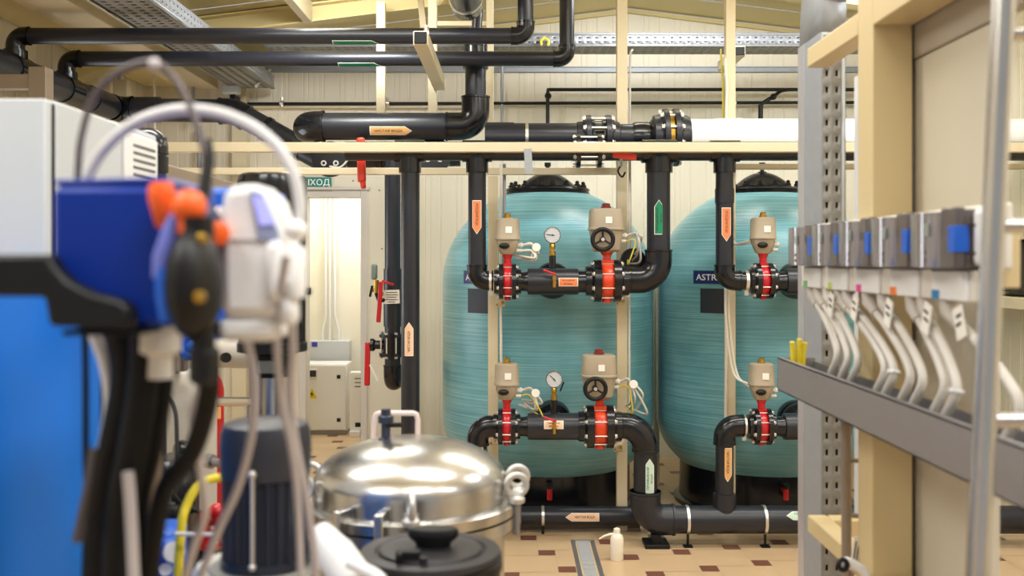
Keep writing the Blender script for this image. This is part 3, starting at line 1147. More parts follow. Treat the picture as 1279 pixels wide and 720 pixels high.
def tap(u, v, z, label, flip):
    p = P(u, v, MY - R3)
    t = thing('sampling_tap', label, 'tap', p)
    part(t, 'tap_body', MB().cyl((p.x, MY - R3 + .005, p.z), (p.x, MY - R3 - .05, p.z), .011, 12).cyl((p.x, MY - R3 - .035, p.z + .02), (p.x, MY - R3 - .035, p.z - .05), .010, 12)
         .cyl((p.x, MY - R3 - .035, p.z - .018), (p.x, MY - R3 - .035, p.z - .03), .014, 6), BRASS)
    y = MY - R3 - .04
    part(t, 'tap_lever', MB().bar((p.x + .01, y, p.z + .022), (p.x - .062, y - .01, p.z + .048), .026, .012), RED, .004)


tap(692, 348, zA, 'small brass sampling tap with red lever on the upper tee pipe', 1)
tap(692, 530, zB, 'small brass sampling tap with red lever on the lower tee pipe', 1)

# outlet riser: big valve -> elbow -> up to the header (green arrow)
x0, x1, z = P(778, 0, MY).x, P(822.5, 0, MY).x, P(0, 350, MY).z
OUT = thing('outlet_riser', 'thick dark riser with green arrow sticker between the two tanks', 'pipe', (x1, MY, z))
leg(OUT, (x0 - .01, MY, z), (x1, MY, z), R2, PVCG, 0, R2 * 1.7)
leg(OUT, (x1, MY, z), (x1, MY, CZ - .12), R2, PVC, R2 * 1.7, 0)
elbow(OUT, (x1, MY, z), X, U, R2, PVCG, bend=1.7, sock=.9, k=1.15)
clampring(OUT, (P(784, 0, MY).x, MY, z), X, R2 * 1.0, BOLTM, .016, (0, 0, -1))
arrow(OUT, (P(821, 0, MY).x, MY, P(0, 272, MY).z), U, FW, R2, 43 * kM, 11.5 * kM, 1, STK_GR, [('ПРОМЫВНАЯ', 1, 0), ('ВОДА', .42, .1)], INKG)
# short stub socket behind the riser elbow
solo('pipe_stub', 'short dark open pipe stub behind the elbow of the green-arrow riser', 'pipe', MB().lathe([(.05, 0), (.075, 0), (.075, .06), (.062, .065), (.062, .22)], P(791, 326, MY + .12), (0, 1, 0), 28), PVCG)

# wash line: lower big valve -> elbow down -> elbow along the floor to the right
xv, xd = P(758, 0, MY).x, P(806, 0, MY).x
zv, zf = P(0, 532, MY).z, P(0, 649.5, MY).z
RF = 17.2 * kM
WASH = thing('wash_pipe', 'thick dark pipe bending down from the lower valve and along the floor', 'pipe', (xd, MY, 0))
leg(WASH, (xv, MY, zv), (xd, MY, zv), R2, PVCG, 0, R2 * 1.9)
leg(WASH, (xd, MY, zv), (xd, MY, zf), R2, PVC, R2 * 1.9, RF * 1.3)
leg(WASH, (xd, MY, zf), (XR - .01, MY, zf), RF, PVC, RF * 1.3, 0, 32)
elbow(WASH, (xd, MY, zv), X, D, R2, PVCG, bend=1.9, sock=.3, k=1.13)
elbow(WASH, (xd, MY, zf), D, X, RF, PVC, bend=1.3, sock=.8, k=1.1)
clampring(WASH, (P(777, 0, MY).x, MY, zv), X, R2 * 1.0, BOLTM, .016, (0, 0, -1))
for u in (858, 954, 1050):
    p = P(u, 0, MY)
    cr = clampring(WASH, (p.x, MY, zf), X, RF, BOLTM, .016)
    part(cr, 'clamp_foot', MB().cyl((p.x, MY - .03, 0), (p.x, MY - .03, zf - RF + .01), .008, 10).box((p.x, MY - .03, .004), (.05, .05, .008)), BLACK)
part(WASH, 'floor_cradle', MB().box((xd + .06, MY, .012), (.14, .16, .024)).box((xd + .06, MY, .04), (.05, .08, .06)), BLACK, .003)
p = P(905, 0, MY)
part(WASH, 'tee', MB().cyl((p.x, MY, zf), (p.x, MY, P(0, 617, MY).z), R1 * 1.16, 28), PVC)
arrow(WASH, (P(808, 0, MY).x, MY, P(0, 592, MY).z), U, Vector((.1, -1, 0)), R2, 43 * kM, 11.5 * kM, 1, STK_MINT, [('ПРОМЫВНАЯ', 1, 0), ('ВОДА', .42, 0)], INKG)
arrow(WASH, (P(1000, 0, MY).x, MY, zf), X, Vector((0, -.85, .5)), RF, 44 * kM, 11 * kM, -1, STK_MINT, [('ПРОМЫВНАЯ', 1, 0), ('ВОДА', .42, 0)], INKG)


# lower downpipes from the small lower valves to the floor lines
def lower_drop(u0, uv, v, zend, label, sticker):
    x0, zv = P(u0, 0, MY).x, P(0, v, MY).z
    t = thing('drain_downpipe', label, 'pipe', (x0, MY, zend))
    xe = P(uv, 0, MY).x - 19 * kM
    leg(t, (xe, MY, zv), (x0, MY, zv), R1 * .93, PVCG, 0, R1 * 1.28)
    leg(t, (x0, MY, zv), (x0, MY, zend), R1 * .93, PVC, R1 * 1.28, 0)
    elbow(t, (x0, MY, zv), -X, D, R1 * .95, PVCG, bend=1.35, sock=.7, k=1.2)
    clampring(t, (P(uv - 22, 0, MY).x, MY, zv), X, R1 * 1.0, ear=(0, 0, -1))
    if sticker:
        arrow(t, (P(u0 + 1.5, 0, MY).x, MY, P(0, sticker, MY).z), D, FW, R1 * .93, 42 * kM, 11 * kM, 1, STK_SAND, [('ЧИСТАЯ ВОДА', 1, 0)], INK)
    return t


lower_drop(597, 633, 533, 0.09, 'dark pipe dropping from the lower small valve behind the stainless vessel', 569)
lower_drop(905, 951, 532, P(0, 617, MY).z, 'dark pipe with amber down arrow between the tanks by the strut', 579)

FY = 6.02
fz = P(0, 645, FY).z
RL = 12 * FY / S
FLN = thing('floor_pipe', 'dark floor pipe with peach arrow pointing at the stainless vessel', 'pipe', (P(700, 0, FY).x, FY, 0))
part(FLN, 'pipe', MB().cyl((P(500, 0, FY).x, FY, fz), (P(812, 0, FY).x, FY, fz), RL, 28), PVC)
cr = clampring(FLN, (P(678, 0, FY).x, FY, fz), X, RL, BOLTM, .016)
part(cr, 'clamp_foot', MB().cyl((P(678, 0, FY).x, FY - .03, 0), (P(678, 0, FY).x, FY - .03, fz - RL + .01), .008, 10), BLACK)
arrow(FLN, (P(726.5, 0, FY).x, FY, fz), X, Vector((0, -1, .12)), RL, 42 * FY / S, 10.5 * FY / S, -1, STK_PEACH, [('ЧИСТАЯ ВОДА', .9, 0)], INK)
solo('floor_angle', 'long taupe steel angle lying on the floor under the peach-arrow pipe', 'steel angle', MB().bx(P(560, 0, 6.08).x, P(800, 0, 6.08).x, 6.1, 6.13, 0, .05).bx(P(560, 0, 6.08).x, P(800, 0, 6.08).x, 6.06, 6.13, 0, .006), TAUPE)

# vertical pair left of the tanks
u = 512.5
VP1 = thing('vertical_pipe', 'tall dark pipe with peach up-arrow, nearer of two beside the doorway', 'pipe', P(u, 600, MY))
part(VP1, 'pipe', MB().cyl((P(u, 0, MY).x, MY, CZ - .12), (P(u, 0, MY).x, MY, .0), R1 * .96, 28), PVC)
arrow(VP1, (P(u - .5, 0, MY).x, MY, P(0, 423, MY).z), U, FW, R1 * .96, 42 * kM, 11 * kM, 1, STK_PEACH, [('ЧИСТАЯ ВОДА', .95, 0)], INK)
# farther one with check valve and red levers
VY = 6.55
kV = VY / S
u = 490.5
VP2 = thing('valve_pipe', 'dark pipe with flanged valve and red lever beside the doorway, behind the taller pipe', 'pipe', P(u, 490, VY))
xv2 = P(u, 0, VY).x
zb = P(0, 478, VY).z
leg(VP2, (xv2, VY, P(0, 196, VY).z), (xv2, VY, zb), 10 * kV, PVC, 0, 12.5 * kV)
collar(VP2, P(u, 336, VY), P(u, 408, VY), 11.4 * kV)
elbow(VP2, (xv2, VY, zb), D, Vector((0.0, 1, 0)), 10 * kV, PVCG, sock=.9)
leg(VP2, (xv2, VY, zb), (xv2, VY + 1.0, zb), 10 * kV, PVC, 12.5 * kV, 0)
for v in (419, 443):
    part(VP2, 'flange', MB().lathe([(10 * kV, -.014), (17 * kV, -.012), (17 * kV, .012), (10 * kV, .014)], P(u, v, VY), U, 32), PVCG)
part(VP2, 'valve_body', MB().cyl(P(u, 421, VY), P(u, 441, VY), 12.5 * kV, 28).cyl(P(u, 431, VY), P(464, 431, VY), 5.5 * kV, 20)
     .lathe([(8 * kV, 0), (8 * kV, .02), (6 * kV, .03)], P(463, 431, VY), (1, 0, 0), 20), PVCG)
for j in range(8):
    a = 2 * PI * (j + .5) / 8
    d = Vector((math.cos(a), math.sin(a), 0)) * 15 * kV
    part(VP2, 'flange_bolt', hexrod(MB(), P(u, 417, VY) + d, P(u, 445, VY) + d, .005, .010), BOLTM)
lv = MB().bar(P(459, 428, VY - .02), P(458.5, 482, VY - .04), 7 * kV, .025, (0, 1, 0))
part(VP2, 'valve_lever', lv, RED, .008)
part(VP2, 'lever_tag', MB().box(P(467, 466, VY - .05), (.014, .004, .12), Matrix.Rotation(-.45, 3, 'Y')), STK_W)
GA = thing('gauge_valve', 'small brass gauge valve with two red levers beside the doorway', 'valve', P(470, 370, VY - .1))
gy = VY - .12
part(GA, 'gauge', MB().cyl(P(467.5, 340, gy + .03), P(467.5, 340, gy - .02), 8 * kV, 20) if False else MB().box(P(467.5, 340, gy), (7 * kV, .06, 19 * kV)), GAUGEG, .012)
part(GA, 'brass_body', MB().cyl(P(470, 350, gy), P(470, 366, gy), 3 * kV, 12).cyl(P(464, 362, gy), P(479, 368, gy), 2.2 * kV, 10), BRASS)
part(GA, 'valve_lever', MB().bar(P(476, 352, gy - .03), P(472.5, 403, gy - .03), 5.5 * kV, .015, (0, 1, 0)), RED, .006)
part(GA, 'valve_lever', MB().bar(P(477, 351, gy - .02), P(492, 356, gy - .02), 3 * kV, .012, (0, 1, 0)), RED, .004)
part(GA, 'valve_stem', MB().cyl(P(470, 366, gy), P(474, 377, gy), 2.6 * kV, 10).cyl(P(474, 376, gy), P(484, 374, gy + .05), 2.6 * kV, 10), BLACK)
part(GA, 'cock_lever', MB().bar(P(465, 357, gy - .03), P(462, 371, gy - .03), 3 * kV, .01, (0, 1, 0)), BLACK, .003)
q = wrap(P(489, 371, VY - .1), (1, 0, .04), (0, -1, 0), None)
nt_ = solo('notice_tag', 'white paper tag with printed lines hanging on the valve pipe beside the doorway', 'tag', plate(q, 20 * kV, 17 * kV, .002), STK_W)
ln = MB()
for i, w in enumerate((14, 15, 12, 15, 9)):
    p = P(489, 365.5 + 3 * i, VY - .105)
    ln.box(p, (w * kV, .0008, .7 * kV))
part(nt_, 'printed_lines', ln, INK)

# ================================================================ OVERHEAD PIPES
# header B with flanges and the white insulated length
BY = 6.02
kB = BY / S
zB_ = P(0, 172, BY).z
rB = 18 * kB
HB = thing('main_header', 'thick dark header above the cream rail, flanged to the white insulated pipe', 'pipe', P(700, 172, BY))
part(HB, 'pipe', MB().cyl(P(606, 172, BY), P(726, 172, BY), rB, 32), PVC)
collar(HB, P(607, 172, BY), P(642, 172, BY), rB * 1.06)
clampring(HB, P(658, 172, BY), X, rB, BOLTM, .018)


def header_flange(ul, ur, R, t, r, nb, gasket=None):
    for uu, s in ((ul, -1), (ur, 1)):
        f = MB().lathe([(r, 0), (R, 0), (R, t), (R * .9, t * 1.15), (r * 1.2, t * 1.4), (r * 1.14, t * 2.8), (r, t * 3)], P(uu, 172, BY), (s, 0, 0), 40)
        part(HB, 'flange', f, PVC)
    for j in range(nb):
        a = 2 * PI * (j + .5) / nb
        d = Vector((0, math.cos(a), math.sin(a))) * R * .86
        part(HB, 'flange_bolt', hexrod(MB(), P(ul, 172, BY) - X * t * 1.2 + d, P(ur, 172, BY) + X * t * 1.2 + d, .009, .016, .016), BOLTM)


header_flange(737.5, 756, 28 * kB, 6 * kB, 17 * kB, 8)
part(HB, 'wafer_body', MB().cyl(P(739, 172, BY), P(755, 172, BY), 18 * kB, 32).cyl(P(739, 172, BY), P(742, 172, BY), 23 * kB, 32).cyl(P(752, 172, BY), P(755, 172, BY), 23 * kB, 32), PVCG)
part(HB, 'pipe', MB().cyl(P(757, 172, BY), P(815, 172, BY), 17 * kB, 32), PVC)
part(HB, 'reducer', MB().lathe([(18.5 * kB, 0), (19.5 * kB, .02), (19.5 * kB, 19 * kB), (18.5 * kB, 21 * kB)], P(790, 172, BY), X, 32), PVCG)
part(HB, 'reducer', MB().lathe([(18 * kB, 0), (25 * kB, 5 * kB), (26 * kB, 11 * kB), (26 * kB, 16 * kB)], P(810, 172, BY), X, 32), PVCG)
header_flange(833, 840, 36 * kB, 6.2 * kB, 24 * kB, 10)
part(HB, 'gasket', MB().cyl(P(834, 172, BY), P(839, 172, BY), 30 * kB, 32), BRASS)
part(HB, 'stub', MB().cyl(P(843, 172, BY), P(860, 172, BY), 26 * kB, 32), PVC)
WI = thing('insulated_pipe', 'white insulated pipe running behind the galvanised strut', 'pipe', P(930, 172, BY))
part(WI, 'insulation', MB().lathe([(24 * kB, 0), (24 * kB, 32 * kB), (24.6 * kB, 33 * kB), (25.2 * kB, 66 * kB), (24.4 * kB, 66 * kB), (24.4 * kB, XR - .01 - P(860, 0, BY).x)], P(860, 173, BY), X, 40), WHITEP)
WI['label'] = 'white insulated pipe flanged to the dark header, running behind the galvanised strut'

# pipe A with elbows: big one low, rising behind the two upper pipes
AY = 6.48
kA = AY / S
rA = 17 * kA
PA = thing('raw_water_pipe', 'thick dark pipe with amber arrow, elbow turned up behind the two thin pipes', 'pipe', P(480, 158, AY))
pa0, pa1, pa2 = P(382, 158, AY), P(594, 158, AY), P(594, 64, AY)
leg(PA, pa0, pa1, rA, PVC, rA, 19 * kA)
leg(PA, pa1, pa2, 13 * kA, PVC, 19 * kA, 0)
leg(PA, pa0, pa0 + Vector((0.0, .22, 0)), rA, PVC, rA, 0)
elbow(PA, pa1, X, U, 15.2 * kA, PVCG, bend=1.25, sock=1.2, k=1.15)
elbow(PA, pa0, Vector((0, -1, 0)), X, rA, PVCG, bend=1.0, sock=.35, k=1.12)
collar(PA, P(594, 86, AY), P(594, 76, AY), 16 * kA)
part(PA, 'tee', MB().cyl(P(594, 76, AY), P(594, 56, AY), 14.6 * kA, 28).ball(P(594, 58, AY), 15 * kA, 20, (1, 1, .6)), PVCG)
part(PA, 'pipe', MB().cyl(P(594, 58, AY), P(597, 10, AY), 6.5 * kA, 20), PVC)
arrow(PA, (P(490, 0, AY).x, AY, pa0.z), X, Vector((0, -1, -.5)), rA, 52 * kA, 11.5 * kA, 1, STK_SAND, [('ЧИСТАЯ ВОДА', 1, 0)], INK)
# overhead pipe end seen from below with its clamp
EY = 6.2
ep = P(583, 5, EY)
PE = thing('overhead_pipe', 'thick dark overhead pipe end hung in a clamp above the thin pipes', 'pipe', ep)
rE = 19.5 * EY / S
part(PE, 'pipe', MB().cyl(ep + Vector((0, -.05, 0)), ep + Vector((0, -2.4, 0)), rE, 32), PVC)
part(PE, 'end_cap', MB().lathe([(rE * 1.06, -.12), (rE * 1.06, .0), (rE * .95, .03), (rE * .5, .055), (0.01, .06)], ep, (0, 1, 0), 32), PVCG)
cb = MB().band(ep + Vector((0, -.16, 0)), (0, 1, 0), rE * 1.0, rE * 1.08, .04)
for s in (-1, 1):
    cb.box(ep + Vector((s * (rE + .03), -.16, 0)), (.06, .03, .012))
part(PE, 'pipe_clamp', cb, BOLTM)
for s in (-1, 1):
    part(PE, 'hanger_rod', MB().cyl(ep + Vector((s * (rE + .045), -.16, -.02)), (ep.x + s * (rE + .045), EY - .16, zc(ep.x) - .0), .006, 8), BOLTM)

# two thin upper pipes from the left-hand main
Y1, Y2 = 5.65, 6.3
k1, k2 = Y1 / S, Y2 / S
r1 = 10 * k1
LX = -2.82
LZ = 2.725
UP1 = thing('upper_pipe', 'topmost long thin dark pipe crossing overhead, turned up at its end', 'pipe', P(300, 45, Y1))
z1 = P(0, 45, Y1).z
run(UP1, [(LX, Y1, LZ + .06), (LX, Y1, z1), (P(656.5, 0, Y1).x, Y1, z1), (P(656.5, 0, Y1).x, Y1, 3.55)], r1, PVC, PVCG)
q = Vector((0, -.18, -.98))
arrow(UP1, (P(445, 0, Y1).x, Y1, z1), X, q, r1, 58 * k1, 12 * k1, 1, STK_GR, [('ПРОМЫВНАЯ ВОДА', .9, 0)], INKG)
UP2 = thing('upper_pipe', 'long thin dark pipe crossing overhead just under the topmost one', 'pipe', P(300, 74, Y2))
z2 = P(0, 73.5, Y2).z
run(UP2, [(LX, Y2, LZ + .06), (LX, Y2, z2), (P(708, 0, Y2).x, Y2, z2), (P(708, 0, Y2).x, Y2, 3.6)], 9.3 * k2, PVC, PVCG)
arrow(UP2, (P(450, 0, Y2).x, Y2, z2), X, q, 9.3 * k2, 54 * k2, 12 * k2, 1, STK_GR, [('ПРОМЫВНАЯ ВОДА', .9, 0)], INKG)
# main along the left wall, crossing over and dropping
LM = thing('wall_main', 'thick dark main along the wall, turning across and sloping down near the exit sign', 'pipe', (LX, 6.2, LZ))
rM = .083
leg(LM, (LX, 3.6, LZ), (LX, 7.1, LZ), rM, PVC, 0, rM * .9, 32)
c0, c1, c2 = Vector((LX, 7.1, LZ)), P(292, 139, 7.1), P(410, 204, 7.05)
leg(LM, c0, c1, rM, PVC, rM * .9, rM * .9, 32)
leg(LM, c1, c2, rM, PVC, rM * .9, 0, 32)
elbow(LM, c0, Vector((0, 1, 0)), X, rM, PVCG, bend=.9, sock=.5, k=1.1)
elbow(LM, c1, X, c2 - c1, rM, PVCG, bend=3.2, sock=.4, k=1.12)
collar(LM, (LX, 6.62, LZ), (LX, 6.95, LZ), rM * 1.1)
for f_ in (.25, .62):
    p = c1.lerp(c2, f_ + .1)
    part(LM, 'pipe_ring', MB().band(p, c2 - c1, rM, rM * 1.1, .03), PVCG)
collar(LM, P(170, 137, 7.1), P(200, 137, 7.1), rM * 1.1)
for yy in (Y1, Y2):
    part(LM, 'saddle', MB().cyl((LX, yy, LZ + .05), (LX, yy, LZ + .115), .066, 24).band((LX, yy, LZ), (0, 1, 0), rM, rM * 1.1, .16), PVCG)
# bracket that carries the main at the near end
brk = thing('pipe_bracket', 'taupe steel bracket holding the thick wall main above the grey cabinet', 'bracket', (-2.78, 5.0, 2.4))
by = 5.05
part(brk, 'upright', MB().bx(P(35, 0, by).x, P(57, 0, by).x, by, by + .09, 1.9, P(0, 83, by).z), TAUPE, .004)
part(brk, 'arm', MB().bx(-3.05, P(36, 0, by).x, by + .01, by + .08, P(0, 110, by).z, P(0, 92, by).z), TAUPE, .004)

# farther header by the exit sign: flanges facing us, red-handled valve
HY = 6.75
kH = HY / S
zh = P(0, 196, HY).z
HX = thing('exit_header', 'dark header with ringed flanges and red lever above the exit sign', 'pipe', P(460, 196, HY))
part(HX, 'pipe', MB().cyl(P(405, 199, HY), P(575, 196, HY), 12 * kH, 28), PVC)
for u, v in ((412, 199), (542, 194)):
    c = P(u, v, HY - .14)
    f = part(HX, 'flange', MB().lathe([(.0, 0), (22 * kH, 0), (22 * kH, .03), (12 * kH, .04), (12 * kH, .14)], c, (0, 1, 0), 36), PVCG)
    for du in (-8, 8):
        b = P(u + du * .95, v + 5, HY - .145)
        part(f, 'flange_bolt', MB().band(b, (0, 1, 0), .010, .019, .012, 20), BOLTM)
part(HX, 'valve_body', MB().cyl(P(470, 199, HY - .05), P(500, 199, HY - .05), 15 * kH, 28).cyl(P(474, 199, HY - .05), P(478, 199, HY - .05), 19 * kH, 28).cyl(P(488, 199, HY - .05), P(492, 199, HY - .05), 19 * kH, 28), PVCG)
lev = MB().bar(P(450.5, 170, HY - 1.05), P(451, 182, HY - 1.05), 13 * 5.7 / S, .03, (0, 1, 0))
LEVY = 5.9
lev = MB().bar(P(450.5, 172, LEVY), P(452, 228, LEVY), 10.5 * LEVY / S, .035, (0, 1, 0)).bar(P(453, 225, LEVY), P(454, 236, LEVY), 7 * LEVY / S, .025, (0, 1, 0))
lev = part(HX, 'valve_lever', lev, HANDLE, .012)
part(lev, 'lever_spindle', MB().cyl(P(451, 180, LEVY), P(452, 196, HY - .05), .02, 14), BLACK)
part(HX, 'flange_bolt', MB().cyl(P(462, 194, HY - .2), P(468, 196, HY - .2), .02, 8).cyl(P(500, 193, HY - .2), P(508, 194, HY - .2), .018, 8), BOLTM)
part(HX, 'loop_wire', MB().sweep(spline([P(412, 208, HY - .2), P(425, 209, HY - .25), P(436, 198, HY - .25), P(440, 190, HY - .2)], 6), .007, 8), CABLEW)

# thin black pipes on the back wall
WP = thing('wall_pipe', 'thin black pipe running across the back wall, lower of the two', 'pipe', P(640, 129, 8.2))
part(WP, 'pipe', MB().cyl(P(285, 130, 8.2), Vector((XR - .01, 8.2, P(0, 128, 8.2).z)), .0135, 12), BLACK)
for u in (352, 484, 614, 775, 917):
    p = P(u, 128.8, 8.2)
    mb = MB().band(p, X, .014, .022, .03, 16).cyl(p + Vector((0, 0, -.03)), p + Vector((0, 0, .045)), .012, 8).cyl(p, (p.x, 8.29, p.z), .01, 8)
    part(WP, 'pipe_clip', mb, BOLTM)
WP2 = thing('wall_pipe', 'thin black pipe on the back wall with two drops, upper of the two', 'pipe', P(850, 112, 8.12))
part(WP2, 'pipe', MB().sweep([P(687, 112, 8.12), (XR - .01, 8.12, P(0, 112, 8.12).z)], .0145, 12), BLACK)
part(WP2, 'drop', MB().sweep([P(684, 121, 8.06), P(684, 118, 8.06), P(684.5, 112, 8.12), P(690, 112, 8.12)], .0145, 12).cyl(P(684, 122, 8.06), P(684, 156, 8.06), .015, 12).ball(P(684.5, 120, 8.05), .028), BLACK)
part(WP2, 'drop', MB().sweep(spline([P(985, 112, 8.12), P(975, 114, 8.1), P(966, 121, 8.06)], 6), .0145, 12).cyl(P(950, 131, 8.06), P(950, 150, 8.06), .02, 12).sweep([P(950, 131, 8.06), P(957, 126, 8.06), P(966, 121, 8.06)], .016, 12).ball(P(966, 121, 8.04), .026), BLACK)
# ================================================================ CREAM STEEL FRAME
PY = 6.08
kP = PY / S
zr2 = P(0, 214, PY).z


def post(u, w, z0, z1, label, y=PY):
    return solo('steel_post', label, 'post', MB().bx(P(u - w / 2, 0, y).x, P(u + w / 2, 0, y).x, y - .03, y + .03, z0, z1), CREAM, bevel=.003)


post(616, 12.5, 0, zr2 - .03, 'cream square post beside the upper small valve, in front of the tank nearer the doorway')
post(776.5, 13, 0, 3.7, 'tall cream square post behind the two large handwheel valves')
post(911.5, 12, 0, 3.7, 'tall cream square post beside the orange-arrow pipe by the strut', 6.09)
post(476, 11, P(0, 178, 6.75).z, 3.4, 'cream square post from the roof to the rail, beside the amber arrow', 6.75)
post(540.5, 11, P(0, 165, 6.75).z, 3.5, 'cream square post hanging behind the square bracket arm', 6.75)
post(612, 9, P(0, 175, 6.75).z, 3.55, 'slim cream post beside the rising thick pipe', 6.75)
solo('steel_post', 'slim cream post in the gap between the two tanks', 'post', MB().bx(P(816, 0, 7.3).x, P(823, 0, 7.3).x, 7.27, 7.32, 0, 1.9), CREAM, bevel=.003)
RY = 5.60
solo('steel_rail', 'long cream square rail crossing the whole room in front of the headers', 'rail', MB().bx(XL + .01, XR - .01, RY - .03, RY + .03, P(0, 190.5, RY).z, P(0, 178.5, RY).z), CREAM, bevel=.003)
r2 = MB()
r2.bx(XL + .01, P(776, 0, PY).x, PY - .02, PY + .02, P(0, 218.5, PY).z, P(0, 210, PY).z)
solo('steel_rail', 'thinner cream rail behind the downpipes, just above the exit sign', 'rail', r2, CREAM, bevel=.003)
solo('steel_rail', 'short thin cream rail over the lid of the tank by the strut', 'rail', MB().bx(P(918, 0, PY).x, XR - .01, PY - .02, PY + .02, P(0, 212, PY).z, P(0, 205, PY).z), CREAM, bevel=.003)
solo('steel_rail', 'short cream tie between the hanging posts behind the overhead pipe end', 'rail', MB().bx(P(546, 0, 6.75).x, P(608, 0, 6.75).x, 6.73, 6.77, P(0, 33, 6.75).z, P(0, 27, 6.75).z), CREAM, bevel=.003)
solo('steel_tab', 'small pale steel tab hanging from the long rail above the tank lid', 'bracket', MB().bar(P(659, 186, 5.56), P(661, 217, 5.56), 9.5 * 5.56 / S, .008, (0, 1, 0)), GALV)
# square bracket arm running back under the thin pipes
ba = thing('bracket_arm', 'cream square arm with black plug carrying the two thin upper pipes', 'bracket', P(525, 55, 5.3))
zb0 = P(0, 54, 5.3).z
zt0 = zb0 + .075
xb0, xb1 = P(516, 0, 5.3).x, P(534.5, 0, 5.3).x
zt0 = min(zt0, z1 - r1 - .006)
part(ba, 'arm', MB().bx(xb0, xb1, 5.3, 6.72, zt0 - .075, zt0), CREAM, .004)
part(ba, 'end_plug', MB().bx(xb0 + .006, xb1 - .006, 5.288, 5.302, zt0 - .069, zt0 - .006), BLACK, .003)
part(ba, 'pipe_clamp', MB().band((xb1 - .035, Y1, z1), X, r1, r1 * 1.1, .03).cyl((xb1 - .035, Y1 - .05, zt0), (xb1 - .035, Y1 - .05, z1 + .05), .008, 8), BOLTM)
hg = MB().bar(P(529, 38, 5.72), P(523, -30, 5.72), .035, .035, (0, 1, 0))
solo('hanger_bar', 'slim cream hanger bar above the square bracket arm', 'bracket', hg, CREAM, bevel=.002)

# base frames at the foot of the posts
for u, v, yy, lab in ((625, 378, 6.0, 'small brass pipe foot clip on the cream post under the upper small valve'),
                      (617, 551, 6.0, 'small cream clip box on the cream post under the lower small valve'),
                      (775, 376, 6.0, 'small cream clip box on the cream post under the upper handwheel valve'),
                      (772, 559, 6.0, 'cream bolted clip plate on the post under the lower handwheel valve')):
    t = thing('post_clip', lab, 'clip', P(u, v, yy))
    part(t, 'clip_plate', MB().box(P(u, v, yy), (.055, .05, .05)), CREAM, .004)
    part(t, 'clip_bolt', MB().cyl(P(u + 3, v, yy - .025), P(u + 3, v, yy - .04), .012, 6).cyl(P(u - 4, v + 3, yy - .025), P(u - 4, v + 3, yy - .04), .008, 6), BRASS)
# conduits down the posts
def conduit(pts, r, label, material=CABLEC):
    return solo('conduit', label, 'conduit', MB().sweep(pts, r, 10), material)


conduit([P(626, 205, 6.0), P(625, 300, 6.0), P(626, 455, 6.03)], .008, 'thin pale conduit along the post by the small valves nearer the doorway')
conduit([P(630, 205, 6.1), P(630, 330, 6.1)], .010, 'grey conduit behind the post by the upper small valve nearer the doorway', GALV)
conduit(spline([P(781, 62, 6.16), P(781, 90, 6.16), P(786, 160, 6.17), P(786, 212, 6.17), P(786, 300, 6.05), P(786, 380, 6.05), P(786, 528, 6.05)], 4), .007, 'pale conduit along the tall post behind the large valves')
conduit(spline([P(790, 62, 6.2), P(787, 80, 6.16), P(787, 215, 6.16), P(788, 290, 6.08), P(790, 318, 6.0), P(797, 326, 5.95)], 4), .007, 'grey-white cable drooping beside the tall post to the upper handwheel valve', CABLEW)
conduit(spline([P(900, 62, 6.2), P(901, 75, 6.1), P(903, 110, 6.1), P(903, 160, 6.1)], 4), .006, 'thin yellow cable down the tall post by the insulated pipe', CABLEY)
conduit(spline([P(908, 60, 6.1), P(906, 80, 6.06), P(908, 110, 6.05), P(907, 150, 6.05), P(906, 330, 6.05), P(907, 430, 6.02), P(906, 540, 6.05)], 4), .009, 'pale cable down the tall post by the insulated pipe', CABLEC)
conduit([P(627, 60, 8.2), P(627, 180, 8.2)], .012, 'thin grey conduit on the back wall behind the thick rising pipe', GALV)

# ================================================================ CABLE TRAYS
def perforated(mb, o, e1, e2, n1, n2, p1, p2, h1, h2):
    """sheet n1 x n2 cells of pitch p1, p2 along unit vectors e1, e2 with a slot h1 x h2 in each cell"""
    o, e1, e2 = Vector(o), Vector(e1), Vector(e2)
    for i in range(n1):
        for j in range(n2):
            c = o + e1 * (i + .5) * p1 + e2 * (j + .5) * p2
            O = [c + e1 * a * p1 / 2 + e2 * b * p2 / 2 for a, b in ((-1, -1), (1, -1), (1, 1), (-1, 1))]
            I = [c + e1 * a * h1 / 2 + e2 * b * h2 / 2 for a, b in ((-1, -1), (1, -1), (1, 1), (-1, 1))]
            for k in range(4):
                k2 = (k + 1) % 4
                mb.quad(O[k], O[k2], I[k2], I[k])
    return mb


# across the back
TYB = 7.15
kT = TYB / S
zt_, zb_ = P(0, 41, TYB).z, P(0, 57.5, TYB).z
tb = thing('cable_tray', 'long perforated galvanised cable tray crossing high in front of the back wall', 'cable tray', P(800, 58, TYB))
xa, xb = P(330, 0, TYB).x, XR - .01
n = int((xb - xa) / (10.5 * kT))
sd = MB()
perforated(sd, (xa, TYB, zb_ + .012), (1, 0, 0), (0, 0, 1), n, 2, 10.5 * kT, (zt_ - zb_ - .03) / 2, 3 * kT, 1.4 * kT)
sd.quad((xa, TYB, zb_), (xb, TYB, zb_), (xb, TYB, zb_ + .012), (xa, TYB, zb_ + .012))
sd.quad((xa, TYB, zt_ - .018), (xb, TYB, zt_ - .018), (xb, TYB, zt_), (xa, TYB, zt_))
sd.quad((xa, TYB, zt_), (xb, TYB, zt_), (xb, TYB + .02, zt_), (xa, TYB + .02, zt_))
part(tb, 'tray_side', sd, GALVT, solid=.002)
bt = MB()
perforated(bt, (xa, TYB, zb_), (1, 0, 0), (0, 1, 0), n, 4, 10.5 * kT, .07, 5.5 * kT, .018)
part(tb, 'tray_bottom', bt, GALVD, solid=.002)
part(tb, 'tray_side', MB().bx(xa, xb, TYB + .28, TYB + .283, zb_, zt_), GALV)
